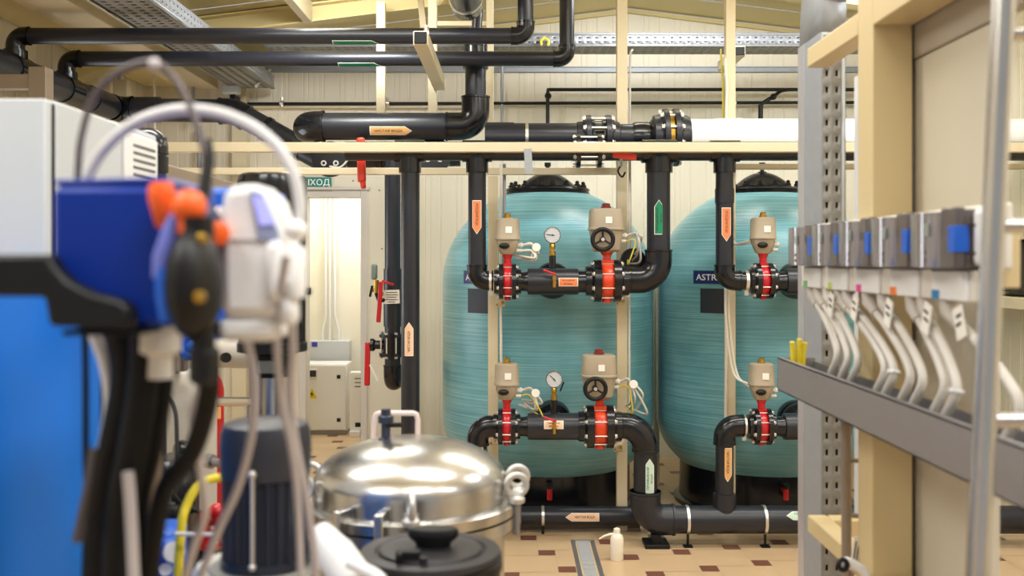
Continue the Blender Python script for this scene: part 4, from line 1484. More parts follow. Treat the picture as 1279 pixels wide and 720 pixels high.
part(tb, 'cable_mat', MB().bx(xa, xb, TYB + .02, TYB + .26, zb_ + .004, zb_ + .075), mat('brown_cables', (86, 74, 62), 0.7, 0, 0.3, 30), .01)
solo('cable_tie', 'small yellow plastic strap clipped on the high cable tray', 'strap', MB().ring(P(680.5, 53, TYB - .03), (0, 1, 0), .028, .009, 16, 8, PI * 1.5, PI * 1.25), YELLOW)
for u, lab in ((924, 'short cream square bracket stub with dark end under the high cable tray'),):
    t = thing('tray_bracket', lab, 'bracket', P(u, 62, 6.6))
    part(t, 'arm', MB().bx(P(917, 0, 6.85).x, P(931, 0, 6.85).x, 6.85, 7.4, P(0, 70, 6.85).z, P(0, 57.5, 6.85).z), CREAM, .003)
    part(t, 'end_plug', MB().bx(P(918, 0, 6.85).x, P(930, 0, 6.85).x, 6.84, 6.852, P(0, 69, 6.85).z, P(0, 58.5, 6.85).z), BLACK, .003)
# along the left-hand side, running away from us
tx0, tx1, tz = -2.27, -1.93, 3.045
tl = thing('cable_tray', 'galvanised cable tray running away overhead beside the wall main', 'cable tray', (-2.1, 6, tz))
ya, yb = 4.6, 8.1
n = int((yb - ya) / .062)
bt = MB()
perforated(bt, (tx0 + .03, ya, tz), (0, 1, 0), (1, 0, 0), n, 4, .062, (tx1 - tx0 - .06) / 4, .03, .03)
bt.quad((tx0, ya, tz), (tx0 + .03, ya, tz), (tx0 + .03, yb, tz), (tx0, yb, tz))
bt.quad((tx1 - .03, ya, tz), (tx1, ya, tz), (tx1, yb, tz), (tx1 - .03, yb, tz))
part(tl, 'tray_bottom', bt, GALVD, solid=.002)
sd = MB()
perforated(sd, (tx1, ya, tz + .012), (0, 1, 0), (0, 0, 1), n, 2, .062, .038, .022, .010)
sd.quad((tx1, ya, tz), (tx1, yb, tz), (tx1, yb, tz + .012), (tx1, ya, tz + .012))
sd.quad((tx1, ya, tz + .088), (tx1, yb, tz + .088), (tx1, yb, tz + .1), (tx1, ya, tz + .1))
part(tl, 'tray_side', sd, GALV, solid=.002)
part(tl, 'tray_side', MB().bx(tx0 - .003, tx0, ya, yb, tz, tz + .1), GALV)
part(tl, 'cable_mat', MB().bx(tx0 + .03, tx1 - .03, ya, yb, tz + .004, tz + .045), mat('brown_cables', (86, 74, 62), 0.7, 0, 0.3, 30), .01)
for y in (5.2, 6.1, 7.4):
    solo('tray_hanger', {5.2: 'tray hanger rod nearest above the long thin pipes', 6.1: 'tray hanger rod above the grey cabinet side of the tray', 7.4: 'tray hanger rod at the far end of the tray beside the wall main'}[y],
         'hanger', MB().cyl((-2.1, y, tz + .05), (-2.1, y, zc(-2.1)), .006, 8), BOLTM)
# wide duct / covered tray on the left
dk = MB().bx(-2.72, -2.42, 4.2, 8.2, 3.06, 3.16)
solo('cable_duct', 'wide closed beige duct overhead between the wall and the perforated tray', 'duct', dk, CREAM, bevel=.006)

# lamps, boxes and conduits on the left wall and back-left corner
lb = thing('wall_lamp', 'small pale rectangular lamp under the tray in the back corner', 'lamp', P(289, 112, 8.0))
part(lb, 'lamp_body', MB().box(P(289, 112, 8.0), (.13, .1, .075)), CABG, .01)
part(lb, 'lamp_bracket', MB().bx(P(290, 0, 8).x - .02, P(290, 0, 8).x + .02, 8.0, 8.29, P(0, 118, 8).z - .05, P(0, 118, 8).z), BLACK)
jb = thing('junction_box', 'grey rectangular junction box on a conduit by the wall main', 'junction box', P(152, 111, 7.0))
part(jb, 'box', MB().box(P(152, 111, 7.25), (.105, .08, .125)), CREAM, .006)
part(jb, 'conduit_pipe', MB().cyl(P(149, 100, 7.25), P(149, 88, 7.25), .014, 10), GALV)
conduit([P(193, 80, 7.8), P(193, 300, 7.8)], .012, 'thin conduit on the back corner beside the drooping dark cable')
cv = MB().sweep(spline([P(241, 152, 8.1), P(241, 112, 8.1), P(244, 99, 8.1), P(252, 95, 8.1), P(262, 97, 8.1)], 5), .014, 10)
solo('conduit', 'bent grey conduit pair on the back wall left of the small lamp', 'conduit', cv, GALV)
conduit([P(249, 158, 8.15), P(249, 210, 8.15)], .02, 'thick straight grey conduit below the bent conduit in the back corner', GALV)
for i, (u, lab) in enumerate(((57.5, 'grey conduit rising behind the thin upper pipes, nearer the wall'), (66, 'grey conduit rising behind the thin upper pipes, next to its twin'))):
    y = 6.6
    conduit(spline([P(u, 110, y), P(u, 40, y), P(u + 0, 15, y), P(u + 12, 2, y - .1), P(u + 28, -12, y - .2)], 5), .013, lab, CABLEC if i else GALV)
conduit(spline([P(222, 90, 7.9), P(232, 86, 7.9), P(245, 85, 7.9), P(300, 85, 8.0)], 5), .012, 'white cable leaving the tray towards the small corner lamp', CABLEW)
conduit(spline([P(320, 108, 7.7), P(328, 96, 7.9), P(337, 87, 8.15)], 5), .012, 'pale cable dropping from the tray end to the wall flashing', CABLEW)
solo('wall_girt', 'pale steel girt along the back wall under the lower thin pipe', 'rail', MB().bx(P(285, 0, 8.24).x, P(590, 0, 8.24).x, 8.22, 8.30, P(0, 135, 8.24).z, P(0, 132, 8.24).z), CREAM)
solo('steel_rail', 'thin cream rail low in the back corner behind the black motor', 'rail', MB().bx(-2.9, P(375, 0, 8.0).x, 8.05, 8.09, P(0, 218, 8).z, P(0, 211, 8).z), CREAM, bevel=.003)

# ================================================================ EXIT SIGN AND THE ROOM BEHIND THE DOORWAY
sx = thing('exit_sign', 'green exit sign with white letters above the doorway', 'sign', P(390, 228, YB - .05))
yq = YB - .06
part(sx, 'sign_box', MB().bx(P(352, 0, yq).x, P(413.5, 0, yq).x, yq, YB - .03, P(0, 236, yq).z, P(0, 221.5, yq).z), SIGN_GR, .004)
q = wrap(P(391.5, 228.5, yq), (1, 0, 0), (0, -1, 0), None)
write(sx, q, 'ВЫХОД', 41 * yq / S, 9.5 * yq / S, .003, INKW)
part(sx, 'sign_shelf', MB().bx(P(352, 0, yq).x, P(415, 0, yq).x, yq - .01, YB - .03, P(0, 238, yq).z, P(0, 237, yq).z), TAUPE)
hy = 9.38
cbn = thing('control_cabinet', 'white control cabinet with warning triangle standing in the room beyond the doorway', 'cabinet', P(402, 537, hy))
x0, x1, z0_, z1_ = P(368, 0, hy).x, P(433.5, 0, hy).x, 0.04, P(0, 455, hy).z
part(cbn, 'body', MB().bx(x0, x1, hy + .004, hy + .3, z0_, z1_), WCAB, .006)
part(cbn, 'base', MB().bx(x0 + .01, x1 - .01, hy + .02, hy + .3, 0, .045), mat('grey_plinth', (150, 146, 140), 0.5))
dd = part(cbn, 'door', MB().bx(x0 + .008, x1 - .008, hy - .012, hy + .003, z0_ + .01, z1_ - .012), WCAB, .004)
for v in (471, 525):
    part(dd, 'lock', MB().box(P(423, v, hy - .014), (.035, .012, .035)), BLACK, .004)
me_ = part(dd, 'meter', MB().box(P(389.5, 468, hy - .016), (.1, .016, .095)), TRUNK, .004)
part(me_, 'meter_screen', MB().box(P(389.5, 467, hy - .026), (.08, .008, .06)), SLATE)
tr_ = part(dd, 'warning_sign', MB().prism([(-.055, 0), (.055, 0), (.035, .03), (0, .1), (-.035, .03)], P(389.5, 498, hy - .014), (1, 0, 0), (0, 0, 1), (0, -.003, 0)), YELLOW)
part(tr_, 'lightning_bolt', MB().prism([(-.004, .012), (.016, .042), (.004, .044), (.008, .07), (-.014, .038), (-.002, .036)], P(389.5, 498, hy - .0175), (1, 0, 0), (0, 0, 1), (0, -.002, 0)), INK)
wy = 9.78
wb_ = thing('wall_box', 'pale flat box on the far wall above the white control cabinet', 'electrical box', P(411, 455, wy))
part(wb_, 'body', MB().bx(P(385.5, 0, wy).x, P(436, 0, wy).x, wy, 9.92, P(0, 465, wy).z, P(0, 426, wy).z), CABG, .006)
q = wrap(P(393, 430.5, wy - .001), (1, 0, 0), (0, -1, 0), None)
part(wb_, 'badge', plate(q, .055, .045, .003), mat('violet_badge', (70, 60, 170), 0.4), label='small violet badge')
for i, u in enumerate((407, 412, 418)):
    pts = [P(u, 225, 9.85), P(u, 395, 9.85), P(u + (-4, 0, 5)[i], 412, 9.85), P(u + (-4, 0, 5)[i], 427, 9.85)]
    conduit(pts, .014, ('third', 'middle', 'first')[i] + ' of three pale conduits on the far wall, counted from the controllers side' if i != 1 else 'middle of the three pale conduits on the wall beyond the doorway', WHITE)
hyt = 9.3
ht = thing('electric_heater', 'white slim heater beside the control cabinet beyond the doorway', 'heater', P(445, 535, hyt))
part(ht, 'body', MB().bx(P(436.5, 0, hyt).x, P(500, 0, hyt).x, hyt, hyt + .1, .05, P(0, 465, hyt).z), WCAB, .01)
for v in (473, 478, 483):
    part(ht, 'vent_slot', MB().bx(P(443, 0, hyt).x, P(452, 0, hyt).x, hyt - .003, hyt + .003, P(0, v + .7, hyt).z, P(0, v - .3, hyt).z), BLACK)
part(ht, 'foot', MB().bx(P(437, 0, hyt).x, P(450, 0, hyt).x, hyt - .04, hyt + .12, 0, .055), WCAB, .006)
part(ht, 'heater_switch', MB().box(P(447, 531, hyt - .004), (.05, .012, .04)), BLACK, .004)
# ================================================================ LEFT FOREGROUND
# grey cabinet
cx1, cy0, cy1, cz0, cz1 = P(57, 0, 1.9).x, 1.9, 2.5, 1.22, 1.962
gc = thing('grey_cabinet', 'light grey steel cabinet with a side vent, under the thick wall main', 'cabinet', (-1.2, 2.2, 0))
part(gc, 'body', MB().bx(-1.55, cx1 - .002, cy0 + .046, cy1, cz0, cz1), CABG, .006)
part(gc, 'door', MB().bx(-1.55, cx1, cy0, cy0 + .028, cz0 + .003, cz1 - .003), CABG, .005)
part(gc, 'door_seal', MB().bx(-1.54, cx1 - .004, cy0 + .026, cy0 + .05, cz0 + .01, cz1 - .008), RUBBER)
vp = part(gc, 'vent_panel', MB().bx(cx1 - .004, cx1 + .006, 2.275, 2.485, 1.70, 1.945), WHITE, .003)
for i in range(6):
    z = 1.925 - i * .017
    part(vp, 'vent_slot', MB().bx(cx1 + .003, cx1 + .0075, 2.325, 2.465, z - .009, z - .003), mat('vent_shadow_grey', (92, 94, 98), .6))
part(gc, 'stand', MB().bx(-1.52, -1.47, 1.95, 2.0, 0, cz0).bx(cx1 - .06, cx1 - .01, 2.42, 2.47, 0, cz0).bx(-1.52, -1.47, 2.42, 2.47, 0, cz0).bx(-1.52, cx1 - .01, 1.95, 2.47, cz0 - .04, cz0), BLACK)
ep_ = thing('elbow_pipe', 'short dark upright pipe with socket behind the vent of the grey cabinet', 'pipe', P(198, 300, 3.0))
part(ep_, 'pipe', MB().cyl(P(197, 205, 3.0), P(197, 800, 3.0), .026, 20), PVC)
part(ep_, 'socket', MB().cyl(P(197, 196, 3.0), P(197, 216, 3.0), .031, 20), PVCG)
elbow(ep_, P(197, 172, 3.0), U, Vector((-1, .3, 0)), .027, PVCG, sock=.6)
part(ep_, 'pipe', MB().cyl(P(197, 172, 3.0), P(197, 200, 3.0), .026, 20), PVC)
rk = thing('rack_beam', 'brown-grey steel rail running away beside the grey cabinet vent', 'rail', P(205, 240, 3.1))
a, b = Vector((-1.085, 3.05, 1.915)), Vector((-1.085, 4.3, 1.915))
part(rk, 'beam', MB().bar(a, b, .05, .06), TAUPE, .004)
for i in range(5):
    part(rk, 'beam_bolt', MB().cyl(a + Vector((.02, .08 + .12 * i, -.035)), a + Vector((.02, .08 + .12 * i, -.09)), .009, 8), BOLTM)
part(rk, 'beam_leg', MB().bx(-1.11, -1.06, 4.2, 4.28, 0, 1.9), TAUPE)

# blue drum
DX, DYC, DR = -.93, 1.52, .33
dm = thing('blue_drum', 'large bright blue plastic drum at the left edge', 'drum', (DX, DYC, 0))
zt_d = 1.64
part(dm, 'shell', MB().lathe([(DR * .96, 0), (DR, .02), (DR, .42), (DR * 1.012, .44), (DR * 1.012, .47), (DR, .49), (DR, 1.02), (DR * 1.012, 1.04), (DR * 1.012, 1.07), (DR, 1.09), (DR, zt_d - .03), (DR * .985, zt_d - .008), (DR * .95, zt_d)], (DX, DYC, 0), U, 64), BLUEL)
part(dm, 'drum_lid', MB().lathe([(DR * .80, 0), (DR * .80, .012), (DR * .7, .016), (.05, .016)], (DX, DYC, zt_d - .002), U, 48), BLACK)

# bracket, dosing pump with blue body
KY = .985
bk = thing('pump_bracket', 'black plastic wall bracket under the navy dosing pump', 'bracket', P(60, 400, KY))
poly = [(-90, 318), (60, 318), (68, 335), (84, 352), (112, 366), (150, 376), (163, 388), (160, 412), (60, 408), (54, 371), (-90, 371)]
o = P(0, 0, KY)
part(bk, 'plate', MB().prism([(m(u, KY), -m(v, KY)) for u, v in poly], o, (1, 0, 0), (0, 0, 1), (0, .03, 0)), BLACK, .005)
part(bk, 'shelf', MB().bx(P(64, 0, KY).x, P(160, 0, KY).x, KY + .02, KY + .22, P(0, 422, KY).z, P(0, 415, KY).z), BLACK, .003)
part(bk, 'upright', MB().bx(P(128, 0, 1.24).x, P(160, 0, 1.24).x, 1.23, 1.255, 0, P(0, 400, KY).z), BLACK, .003)
part(bk, 'arm', MB().bx(P(128, 0, 1.24).x, P(296, 0, 1.24).x, 1.222, 1.25, P(0, 416, 1.24).z, P(0, 402, 1.24).z), BLACK, .003)
Y0 = 1.03
dp = thing('dosing_pump', 'navy blue dosing pump with orange knobs and black head, on the black bracket', 'pump', P(150, 410, Y0))
poly = [(64, 240), (72, 232), (212, 232), (222, 240), (224, 395), (214, 409), (80, 408), (64, 390)]
part(dp, 'housing', MB().prism([(m(u, Y0), -m(v, Y0)) for u, v in poly], P(0, 0, Y0), (1, 0, 0), (0, 0, 1), (0, .14, 0)), BLUED, .007)
poly = [(67, 225), (205, 222), (220, 231), (66, 233)]
part(dp, 'lid', MB().prism([(m(u, Y0), -m(v, Y0)) for u, v in poly], P(0, 0, Y0 + .004), (1, 0, 0), (0, 0, 1), (0, .13, 0)), BLUED, .004)
part(dp, 'front_collar', MB().prism([(m(u, Y0), -m(v, Y0)) for u, v in [(222, 245), (240, 270), (244, 395), (222, 400)]], P(0, 0, Y0 + .01), (1, 0, 0), (0, 0, 1), (0, .12, 0)), mat('dark_navy_plastic', (10, 26, 84), .45), .004)
k0 = .99
kn = MB().lathe([(m(13, k0), 0), (m(17, k0), .008), (m(16.5, k0), .018), (m(9, k0), .045), (m(6, k0), .047)], P(201, 228, k0 + .02), (0.05, 0, -1), 24)
part(dp, 'stroke_knob', kn, ORANGE)
part(dp, 'vent_knob', MB().ball(P(236, 259, k0), m(22, k0), 24, (1, 1, 1.02)).lathe([(m(14, k0), -.01), (m(16, k0), .0), (m(15, k0), .012)], P(238, 284, k0), U, 20), ORANGE)
part(dp, 'side_lever', MB().sweep([P(222, 268, k0), P(214, 290, k0), P(204, 322, k0), P(200, 348, k0)], [m(9, k0), m(12, k0), m(13, k0), m(10, k0)], 14), LILAC)
part(dp, 'blue_coupling', MB().sweep([P(207, 335, k0), P(209, 370, k0), P(212, 402, k0)], [m(13, k0), m(15, k0), m(12, k0)], 16), BLUEV)
hd = MB().ball(P(243, 355, k0), 1.0, 28, (m(33, k0), .045, m(72, k0)))
hd.lathe([(m(20, k0), 0), (m(20, k0), .02)], P(247, 297, k0), U, 16)
hp_ = part(dp, 'pump_head', hd, BLACK)
for u, v in ((254, 299), (251, 371), (232, 330)):
    part(hp_, 'head_screw', MB().lathe([(m(7, k0), 0), (m(7, k0), .006), (m(3, k0), .008)], P(u, v, k0 - .043 + abs(v - 355) * .0005), (0, -1, 0), 12), BRASS)
part(dp, 'suction_port', MB().lathe([(m(15, k0), 0), (m(15, k0), .02), (m(18, k0), .022), (m(18, k0), .05), (m(11, k0), .055)], P(254, 412, k0), (0, 0, -1), 18), BLACK)
wb2 = solo('hose_coupling', 'off-white hose coupling block under the navy dosing pump', 'coupling', MB().lathe([(m(24, 1.1), 0), (m(26, 1.1), .008), (m(26, 1.1), .03), (m(16, 1.1), .036), (m(16, 1.1), .06)], P(200, 405, 1.1), (0, 0, -1), 24), TRUNK)
# second blue pump behind the white one
b2 = thing('dosing_pump', 'blue dosing pump half hidden behind the white controller pump', 'pump', P(290, 420, 1.4))
part(b2, 'housing', MB().bx(P(256, 0, 1.36).x, P(330, 0, 1.36).x, 1.36, 1.5, P(0, 425, 1.36).z, P(0, 234, 1.36).z), BLUEV, .008)
part(b2, 'orange_cap', MB().lathe([(.011, 0), (.014, .004), (.014, .02), (.009, .023)], P(270, 292, 1.12), (.2, -.6, 0), 20).cyl(P(272, 292, 1.12), P(276, 292, 1.37), .012, 12), ORANGE)
part(b2, 'inlet_ring', MB().lathe([(.014, 0), (.014, .03)], P(268, 272, 1.34), (.5, -.6, 0), 16), WHITE)
part(b2, 'pump_foot', MB().bx(P(270, 0, 1.3).x, P(320, 0, 1.3).x, 1.25, 1.37, P(0, 416, 1.3).z, P(0, 404, 1.3).z), BLACK)

# white controller pump with lit display
WY = 1.12
wp = thing('white_dosing_pump', 'white dosing pump with a small lit violet-blue display', 'pump', P(315, 428, WY))
poly = [(276, 244), (286, 230), (318, 229), (338, 248), (353, 300), (353, 385), (346, 398), (274, 398), (271, 300)]
PWH = mat('warm_white_plastic', (242, 241, 240), .45, 0, .02)
part(wp, 'housing', MB().prism([(m(u, WY), -m(v, WY)) for u, v in poly], P(0, 0, WY), (1, 0, 0), (0, 0, 1), (0, .1, 0)), PWH, .012)
poly = [(310, 236), (326, 240), (346, 288), (346, 301), (321, 299)]
dsp = part(wp, 'display', MB().prism([(m(u, WY), -m(v, WY)) for u, v in poly], P(0, 0, WY - .004), (1, 0, 0), (0, 0, 1), (0, .006, 0)), mat('display_surround', (150, 160, 196), .3), .002)
poly = [(313, 243), (325, 246), (340, 279), (323, 280)]
part(dsp, 'lit_screen', MB().prism([(m(u, WY), -m(v, WY)) for u, v in poly], P(0, 0, WY - .006), (1, 0, 0), (0, 0, 1), (0, .003, 0)), LCDB)
part(wp, 'grip_groove', MB().box(P(303, 301, WY + .0005), (m(44, WY), .003, m(4, WY))), mat('grey_groove', (170, 168, 170), .5))
part(wp, 'lower_housing', MB().bx(P(270, 0, WY).x, P(344, 0, WY).x, WY + .004, WY + .1, P(0, 428, WY).z, P(0, 396, WY).z), PWH, .01)
part(wp, 'side_housing', MB().bx(P(332, 0, WY).x, P(358, 0, WY).x, WY - .012, WY + .07, P(0, 378, WY).z, P(0, 300, WY).z), PWH, .01)
part(wp, 'pump_head', MB().lathe([(m(13, WY), 0), (m(14, WY), .004), (m(14, WY), m(60, WY)), (m(11, WY), m(64, WY))], P(369, 372, WY), U, 24), PWH)
part(wp, 'union_nut', MB().ball(P(370, 288, WY), m(15, WY), 20, (1, 1, .95)), PWH)
part(wp, 'union_nut', MB().lathe([(m(10, WY), 0), (m(12, WY), .006), (m(12, WY), .024), (m(8, WY), .03)], P(362, 372, WY), (0, 0, -1), 18), PWH)
part(wp, 'cable_stub', MB().cyl(P(378, 364, WY), P(388, 365, WY), m(4, WY), 12), BLACK)


def hose(label, pts, rpx, material, y0, y1, cat='hose', name='hose'):
    n = len(pts)
    P3 = [P(u, v, y0 + (y1 - y0) * i / (n - 1)) for i, (u, v) in enumerate(pts)]
    r = m(rpx, (y0 + y1) / 2)
    return solo(name, label, cat, MB().sweep(spline(P3, 6), r, 14), material)


hose('thick milky tube arching over the navy pump to the white pump', [(108, 222), (128, 188), (163, 157), (203, 141), (240, 137), (280, 143), (318, 160), (348, 185), (367, 217), (375, 255), (374, 284)], 7.5, TUBEW, 1.16, 1.12, 'tube', 'tube')
hose('thin brown-grey tube looping highest above the navy pump', [(97, 226), (101, 175), (117, 122), (148, 90), (190, 78), (222, 103), (243, 148), (256, 195), (262, 245)], 4.4, mat('smoky_tube', (92, 82, 84), .4), 1.1, 1.04, 'tube', 'tube')
solo('tube_clip', 'small pale clip at the top of the brown-grey tube loop', 'clip', MB().ball(P(193, 80, 1.06), m(8, 1.06), 12), TUBEG)
hose('black hose standing up behind the orange vent knob', [(258, 178), (260, 200), (256, 230), (250, 262)], 7.5, RUBBER, 1.06, 1.02)
hose('pale tube hanging from the side of the white pump, in front of the motor', [(358, 318), (350, 370), (346, 430), (352, 500), (364, 560), (372, 630), (377, 760)], 5, TUBEG, 1.08, 1.3, 'tube', 'tube')
hose('pale tube hanging from the union nut of the white pump', [(364, 392), (366, 440), (363, 490), (368, 545), (382, 620), (392, 690), (398, 760)], 5, TUBEG, 1.12, 1.34, 'tube', 'tube')
hose('pale tube sweeping from the white pump across the dark motor', [(300, 380), (308, 420), (318, 480), (314, 545), (297, 610), (272, 665), (236, 760)], 5.5, TUBEG, 1.14, 1.3, 'tube', 'tube')
hose('pale tube hanging below the black pump head towards the yellow hose', [(256, 430), (251, 480), (242, 525), (250, 585), (256, 640), (240, 690), (222, 760)], 5.5, TUBEG, 1.05, 1.25, 'tube', 'tube')
hose('thick black hose nearest the blue drum', [(150, 405), (160, 470), (146, 550), (128, 640), (122, 780)], 21, RUBBER, 1.17, 1.2)
hose('thick black hose in the middle of the bundle under the navy pump', [(182, 408), (180, 470), (166, 560), (150, 650), (146, 780)], 19, RUBBER, 1.10, 1.12)
hose('black hose bundle member beside the off-white coupling', [(206, 430), (204, 480), (190, 560), (172, 640), (165, 780)], 13, RUBBER, 1.12, 1.18)
hose('black hose dropping from the black pump head', [(262, 440), (260, 500), (240, 565), (206, 612), (190, 690), (182, 780)], 12, RUBBER, 1.05, 1.2)
hose('thin black cable in front of the bright blue drum', [(105, 390), (107, 470), (107, 560), (108, 600)], 4, RUBBER, 1.13, 1.13, 'cable', 'cable')
hose('grey-brown rubber hose end hanging in front of the blue drum', [(119, 560), (113, 600), (105, 640), (97, 678)], 7.5, mat('grey_brown_rubber', (74, 66, 66), .5), 1.12, 1.1)
hose('lilac-white tube curving down beside the blue drum', [(112, 405), (130, 450), (138, 500), (132, 545), (120, 600)], 8, TUBEW, 1.19, 1.22, 'tube', 'tube')
hose('pale grey tube rising low among the black hoses', [(160, 590), (164, 650), (170, 780)], 7, TUBEG, 1.08, 1.08, 'tube', 'tube')
hose('taupe-grey hose low behind the black hose bundle', [(178, 470), (186, 560), (182, 640), (180, 780)], 16, TAUPE, 1.26, 1.26)
hose('yellow hose bending over low behind the pale tubes', [(290, 597), (268, 598), (248, 607), (233, 632), (226, 665), (219, 780)], 5.5, YELLOW, 2.0, 1.9)
hose('thin white tie rod across the yellow hose', [(218, 667), (240, 668), (275, 668)], 2.5, TUBEW, 1.88, 1.9, 'tube', 'tube')

# dark agitator motor on a white tank
MYC = 1.62
mc = P(332, 0, MYC).x
zt_m, zb_m = P(0, 524, MYC).z, P(0, 703, MYC).z
r_m = m(55, MYC)
am = thing('mixer_motor', 'dark vertical mixer motor with domed fan cover on the white tank', 'motor', (mc, MYC, zb_m))
hb_ = zt_m - zb_m
bd = MB()
prof_n = 96
i0 = len(bd.v)
secs = (0.0, hb_ * .60)
for z in secs:
    for j in range(prof_n):
        a = 2 * PI * j / prof_n
        r = r_m * (.97 if j % 4 < 2 else .89)
        bd.v.append(Vector((mc + r * math.cos(a), MYC + r * math.sin(a), zb_m + .01 + z)))
for j in range(prof_n):
    j2 = (j + 1) % prof_n
    bd.f.append((i0 + j, i0 + j2, i0 + prof_n + j2, i0 + prof_n + j))
part(am, 'finned_body', bd, MOTOR, smooth=20)
part(am, 'end_shield', MB().lathe([(r_m * .9, -.004), (r_m * 1.0, 0), (r_m * 1.0, .012), (r_m * .9, .014)], (mc, MYC, zb_m), U, 48), MOTOR)
part(am, 'fan_cover', MB().lathe([(r_m * .94, 0), (r_m * 1.0, .002), (r_m * 1.02, hb_ * .20), (r_m * 1.0, hb_ * .30), (r_m * .93, hb_ * .36), (r_m * .7, hb_ * .385), (r_m * .1, hb_ * .40)], (mc, MYC, zb_m + hb_ * .61), U, 56), MOTORC)
pr_ = Vector((mc - .003, MYC - r_m * 1.02, 0))
part(am, 'tie_rod', MB().cyl(pr_ + Vector((0, 0, zb_m + .012)), pr_ + Vector((0, 0, zb_m + hb_ * .68)), .0035, 10).ball(pr_ + Vector((0, 0, zb_m + hb_ * .68)), .007, 12).ball(pr_ + Vector((0, 0, zb_m + .014)), .006, 10), BOLTM)
wt = thing('white_tank', 'white plastic tank under the dark mixer motor', 'tank', (mc - .03, MYC + .02, 0))
part(wt, 'tank_shell', MB().lathe([(.098, 0), (.10, .02), (.10, zb_m - .1), (.098, zb_m - .05), (.092, zb_m - .016), (.085, zb_m - .006), (.01, zb_m - .005)], (mc - .03, MYC + .02, 0), U, 48), mat('milky_tank_plastic', (226, 222, 214), .45, 0, .03))
part(wt, 'motor_flange', MB().lathe([(.088, 0), (.092, .003), (.088, .007)], (mc, MYC, zb_m - .0095), U, 40), mat('grey_flange', (150, 148, 140), .5))
jc = thing('white_funnel_cap', 'white plastic hose fitting with hose beside the black lidded tank', 'fitting', P(410, 730, 1.56))
d_ = (P(446, 735, 1.54) - P(392, 660, 1.58))
part(jc, 'cap', MB().lathe([(.010, -.004), (.018, 0), (.022, .01), (.027, .035), (.031, .05), (.031, .10), (.026, .105)], P(396, 662, 1.58), d_, 28), WHITE)
part(jc, 'hose_tail', MB().sweep(spline([P(436, 702, 1.5), P(455, 712, 1.49), P(472, 722, 1.48), P(486, 740, 1.47)], 5), .010, 12), WHITE)
part(jc, 'body', MB().lathe([(.042, 0), (.042, .25), (.03, .27)], (P(412, 0, 1.6).x, 1.6, .84), U, 24), WHITE)
part(jc, 'stem', MB().cyl((P(412, 0, 1.6).x, 1.6, 0), (P(412, 0, 1.6).x, 1.6, .86), .03, 16), WHITE)

# black lidded tank
LY = 1.86
lx = P(538, 0, LY).x
lz = P(0, 690, LY).z
bl = thing('black_tank', 'black round tank with screw lid and grip, in front of the stainless vessel', 'tank', (lx, LY, 0))
part(bl, 'tank_shell', MB().lathe([(.126, 0), (.13, .02), (.13, lz - .03), (.134, lz - .028), (.134, lz - .012), (.128, lz - .008)], (lx, LY, 0), U, 64), BLACK)
lidm = mat('black_lid_plastic', (38, 36, 40), .38, 0, .06)
ld = part(bl, 'lid', MB().lathe([(.13, -.012), (.133, -.004), (.130, .004), (.105, .006), (.100, .001), (.098, .001), (.094, .008), (.06, .012), (.01, .013)], (lx, LY, lz), U, 64), lidm)
g = P(541, 676, LY - .01)
gm = MB()
i0 = len(gm.v)
for (sx_, sy_, z) in ((.030, .018, lz + .006), (.034, .02, lz + .02), (.046, .024, lz + .03), (.048, .025, lz + .040), (.044, .022, lz + .046)):
    for j in range(24):
        a = 2 * PI * j / 24
        gm.v.append(Vector((g.x + sx_ * math.cos(a), LY - .005 + sy_ * math.sin(a), z)))
for q in range(4):
    for j in range(24):
        a, b = i0 + q * 24 + j, i0 + q * 24 + (j + 1) % 24
        gm.f.append((a, b, b + 24, a + 24))
gm.f.append(tuple(i0 + j for j in range(24)))
gm.f.append(tuple(i0 + 96 + j for j in range(24)))
part(ld, 'grip', gm, BLACK)
part(ld, 'latch', MB().box((lx - .035, LY - .07, lz + .013), (.045, .02, .022)).box((lx - .05, LY - .075, lz + .008), (.012, .03, .03)), BLACK, .003)
part(ld, 'moulded_pin', MB().cyl((lx - .005, LY - .092, lz + .0), (lx - .005, LY - .092, lz + .018), .008, 12), lidm)

# stainless vessel with domed lid
VYC = 2.6
vx = P(513, 0, VYC).x
vz = 1.0
sv = thing('stainless_vessel', 'stainless filter vessel with domed lid and eye bolts, behind the black lid', 'vessel', (vx, VYC, 0))
part(sv, 'shell', MB().lathe([(.24, .15), (.245, .17), (.245, vz - .035), (.278, vz - .033), (.278, vz - .004), (.25, vz - .003)], (vx, VYC, 0), U, 72), STEEL)
dome = [(.25, 0), (.278, .0015), (.279, .026), (.27, .03), (.252, .032), (.251, .07)]
for k in range(1, 21):
    a = PI / 2 * k / 20
    dome.append((max(.251 * math.cos(a), .004), .072 + .115 * math.sin(a)))
lid = part(sv, 'domed_lid', MB().lathe(dome, (vx, VYC, vz), U, 96), STEEL, smooth=60)
part(sv, 'vessel_leg', MB().cyl((vx - .17, VYC - .1, 0), (vx - .17, VYC - .1, .2), .025, 14), STEEL)
part(sv, 'vessel_leg', MB().cyl((vx + .17, VYC - .1, 0), (vx + .17, VYC - .1, .2), .025, 14), STEEL)
part(sv, 'vessel_leg', MB().cyl((vx, VYC + .19, 0), (vx, VYC + .19, .2), .025, 14), STEEL)
yh = VYC + .1
hpts = [P(466, 556, yh), P(467.5, 524, yh), P(470, 518, yh), P(474, 516.5, yh), P(516, 516.5, yh), P(520, 518, yh), P(522, 524, yh), P(521.5, 556, yh)]
part(lid, 'lid_handle', MB().sweep(hpts, .0075, 12), mat('pinkish_white_bar', (232, 214, 208), .4, 0, .02), label='pinkish white handle bar')
ys = VYC - .0
vtop = vz + .187
